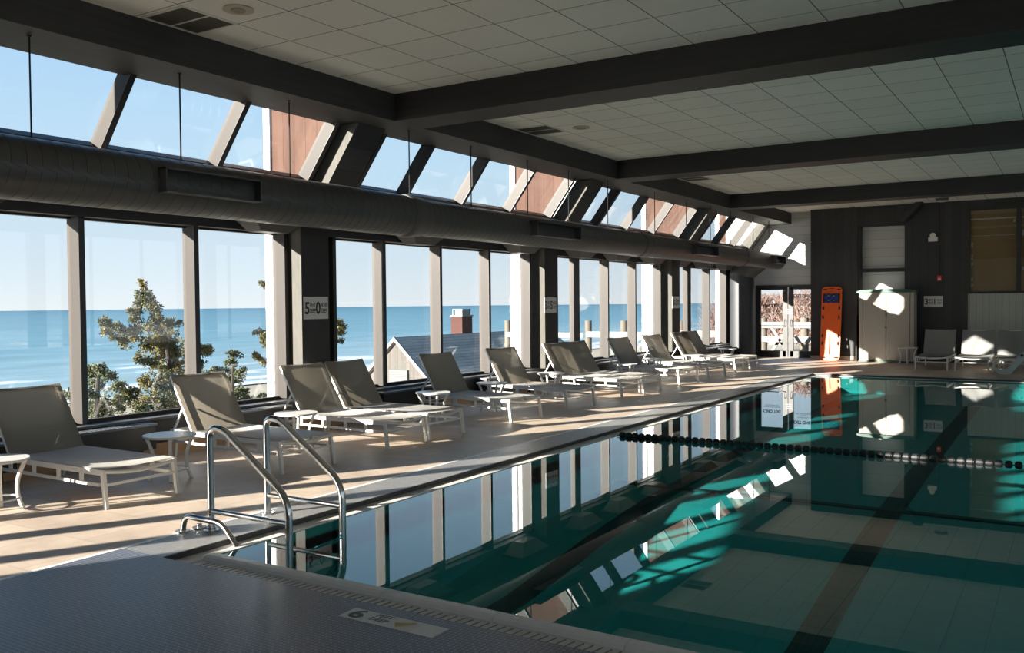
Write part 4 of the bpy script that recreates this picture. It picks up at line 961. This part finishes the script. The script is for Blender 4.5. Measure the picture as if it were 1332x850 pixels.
TREES.append(('small grey-green cedar seen through the third pane, above the surf', [(-16.5, 14.11, -3.38), (-16.5, 14.14, -0.87), (-16.5, 14.18, -0.04), (-16.5, 14.19, 0.46)], [
  ([(-16.27, 13.89, 0.54), (-16.27, 14.15, 0.47)], 0.08, 0.07),
  ([(-16.09, 13.68, 0.38), (-16.09, 13.88, 0.32)], 0.07, 0.09),
  ([(-16.96, 14.11, 0.2), (-16.96, 13.95, 0.04)], 0.04, 0.08),
  ([(-17.0, 14.13, 0.11), (-17.0, 14.67, 0.08)], 0.10, 0.10),
  ([(-16.01, 14.07, 0.17), (-16.01, 13.91, -0.04)], 0.08, 0.11),
  ([(-16.68, 14.13, -0.04), (-16.68, 14.44, -0.19)], 0.09, 0.13),
  ([(-16.8, 14.44, -0.33), (-16.8, 14.87, -0.49)], 0.15, 0.11),
  ([(-16.5, 13.47, 0.09), (-16.5, 13.32, 0.02)], 0.04, 0.07),
  ([(-16.45, 14.23, -0.5), (-16.45, 14.72, -0.57)], 0.10, 0.07),
  ([(-16.26, 14.77, -0.5), (-16.26, 14.99, -0.56)], 0.05, 0.05),
  ([(-16.39, 13.78, -0.17), (-16.39, 13.67, -0.57)], 0.11, 0.18),
  ([(-16.46, 14.02, -0.69), (-16.46, 15.11, -0.89)], 0.18, 0.18),
], M['cedar2']))
TREES.append(('cedar half hidden behind the nearest sign post', [(-13.5, 13.12, -2.81), (-13.5, 13.27, -0.61), (-13.5, 13.29, 0.5), (-13.5, 13.0, 1.07), (-13.5, 12.72, 1.62)], [
  ([(-13.92, 12.71, 2.07), (-13.92, 12.78, 2.02), (-13.92, 13.02, 1.95)], 0.04, 0.07),
  ([(-13.83, 12.45, 1.08), (-13.83, 12.68, 1.06), (-13.83, 12.97, 0.99)], 0.04, 0.09),
  ([(-13.32, 12.19, 1.03), (-13.32, 12.21, 0.85)], 0.05, 0.06),
  ([(-13.84, 12.42, 0.65), (-13.84, 12.54, 0.57), (-13.84, 12.73, 0.45)], 0.04, 0.08),
  ([(-13.05, 12.19, 0.92), (-13.05, 12.7, 0.73)], 0.22, 0.22),
  ([(-13.16, 12.58, 1.26), (-13.16, 12.96, 0.96)], 0.18, 0.22),
  ([(-13.26, 12.9, 0.53), (-13.26, 13.66, 0.6)], 0.22, 0.16),
  ([(-13.53, 14.13, 1.26), (-13.53, 14.51, 1.22), (-13.53, 14.68, 1.05)], 0.09, 0.08),
  ([(-13.17, 13.9, 1.04), (-13.17, 14.29, 1.05)], 0.09, 0.07),
  ([(-13.76, 14.46, 0.78), (-13.76, 14.86, 0.81)], 0.11, 0.05),
  ([(-13.4, 14.02, 0.62), (-13.4, 14.3, 0.68)], 0.11, 0.07),
  ([(-13.63, 14.21, 0.37), (-13.63, 14.43, 0.28)], 0.15, 0.15),
  ([(-13.51, 13.39, 0.27), (-13.51, 14.13, 0.07)], 0.22, 0.22),
], M['cedar']))
for a in TREES: tree('cedar_tree', *a)

# ------------------------------------------------------------------ sky, sun, camera
w = bpy.data.worlds.new('sky'); S.world = w; w.use_nodes = True; nt = w.node_tree
bg = nt.nodes['Background']; tc = nt.nodes.new('ShaderNodeTexCoord'); sp = nt.nodes.new('ShaderNodeSeparateXYZ'); nt.links.new(tc.outputs['Generated'], sp.inputs[0])
cr = nt.nodes.new('ShaderNodeValToRGB'); nt.links.new(sp.outputs[2], cr.inputs[0])
el = cr.color_ramp.elements; el[0].position = 0; el[0].color = (.80, .85, .88, 1); el[1].position = 1; el[1].color = (.12, .30, .66, 1)
for p, c in ((.05, (.68, .79, .87, 1)), (.15, (.55, .75, .91, 1)), (.3, (.41, .65, .93, 1)), (.6, (.20, .42, .76, 1))):
    e = el.new(p); e.color = c
nt.links.new(cr.outputs[0], bg.inputs[0]); bg.inputs[1].default_value = .65
sd = bpy.data.lights.new('sun', 'SUN'); sd.energy = 17.5; sd.angle = .009; sd.color = (1, .92, .82)
so = bpy.data.objects.new('sun', sd); COL.objects.link(so)
so.rotation_euler = Vector((.538, 1, -.297)).to_track_quat('-Z', 'Y').to_euler()

cam = bpy.data.cameras.new('camera'); co = bpy.data.objects.new('camera', cam); COL.objects.link(co); S.camera = co
F, YAW, PIT, ROL = 1173.875, -.560008212, -.0251997277, -.00911763246
cy, sy = math.cos(YAW), math.sin(YAW)
f0_ = Vector((sy, cy, 0)); r0_ = Vector((cy, -sy, 0)); up = Vector((0, 0, 1))
fw = f0_ * math.cos(PIT) + up * math.sin(PIT); u1 = -f0_ * math.sin(PIT) + up * math.cos(PIT)
rr = r0_ * math.cos(ROL) + u1 * math.sin(ROL); uu = -r0_ * math.sin(ROL) + u1 * math.cos(ROL)
mt = Matrix((rr, uu, -fw)).transposed().to_4x4(); mt.translation = (0, 0, 1.6); co.matrix_world = mt
cam.sensor_width = 36; cam.lens = F * 36 / 1332; cam.clip_end = 20000; cam.clip_start = .05
vs_ = S.view_settings; vs_.view_transform = 'Standard'; vs_.look = 'None'; vs_.gamma = 1; vs_.exposure = .85; vs_.use_curve_mapping = False
S.cycles.transparent_max_bounces = 24; S.cycles.max_bounces = 10; S.cycles.diffuse_bounces = 5
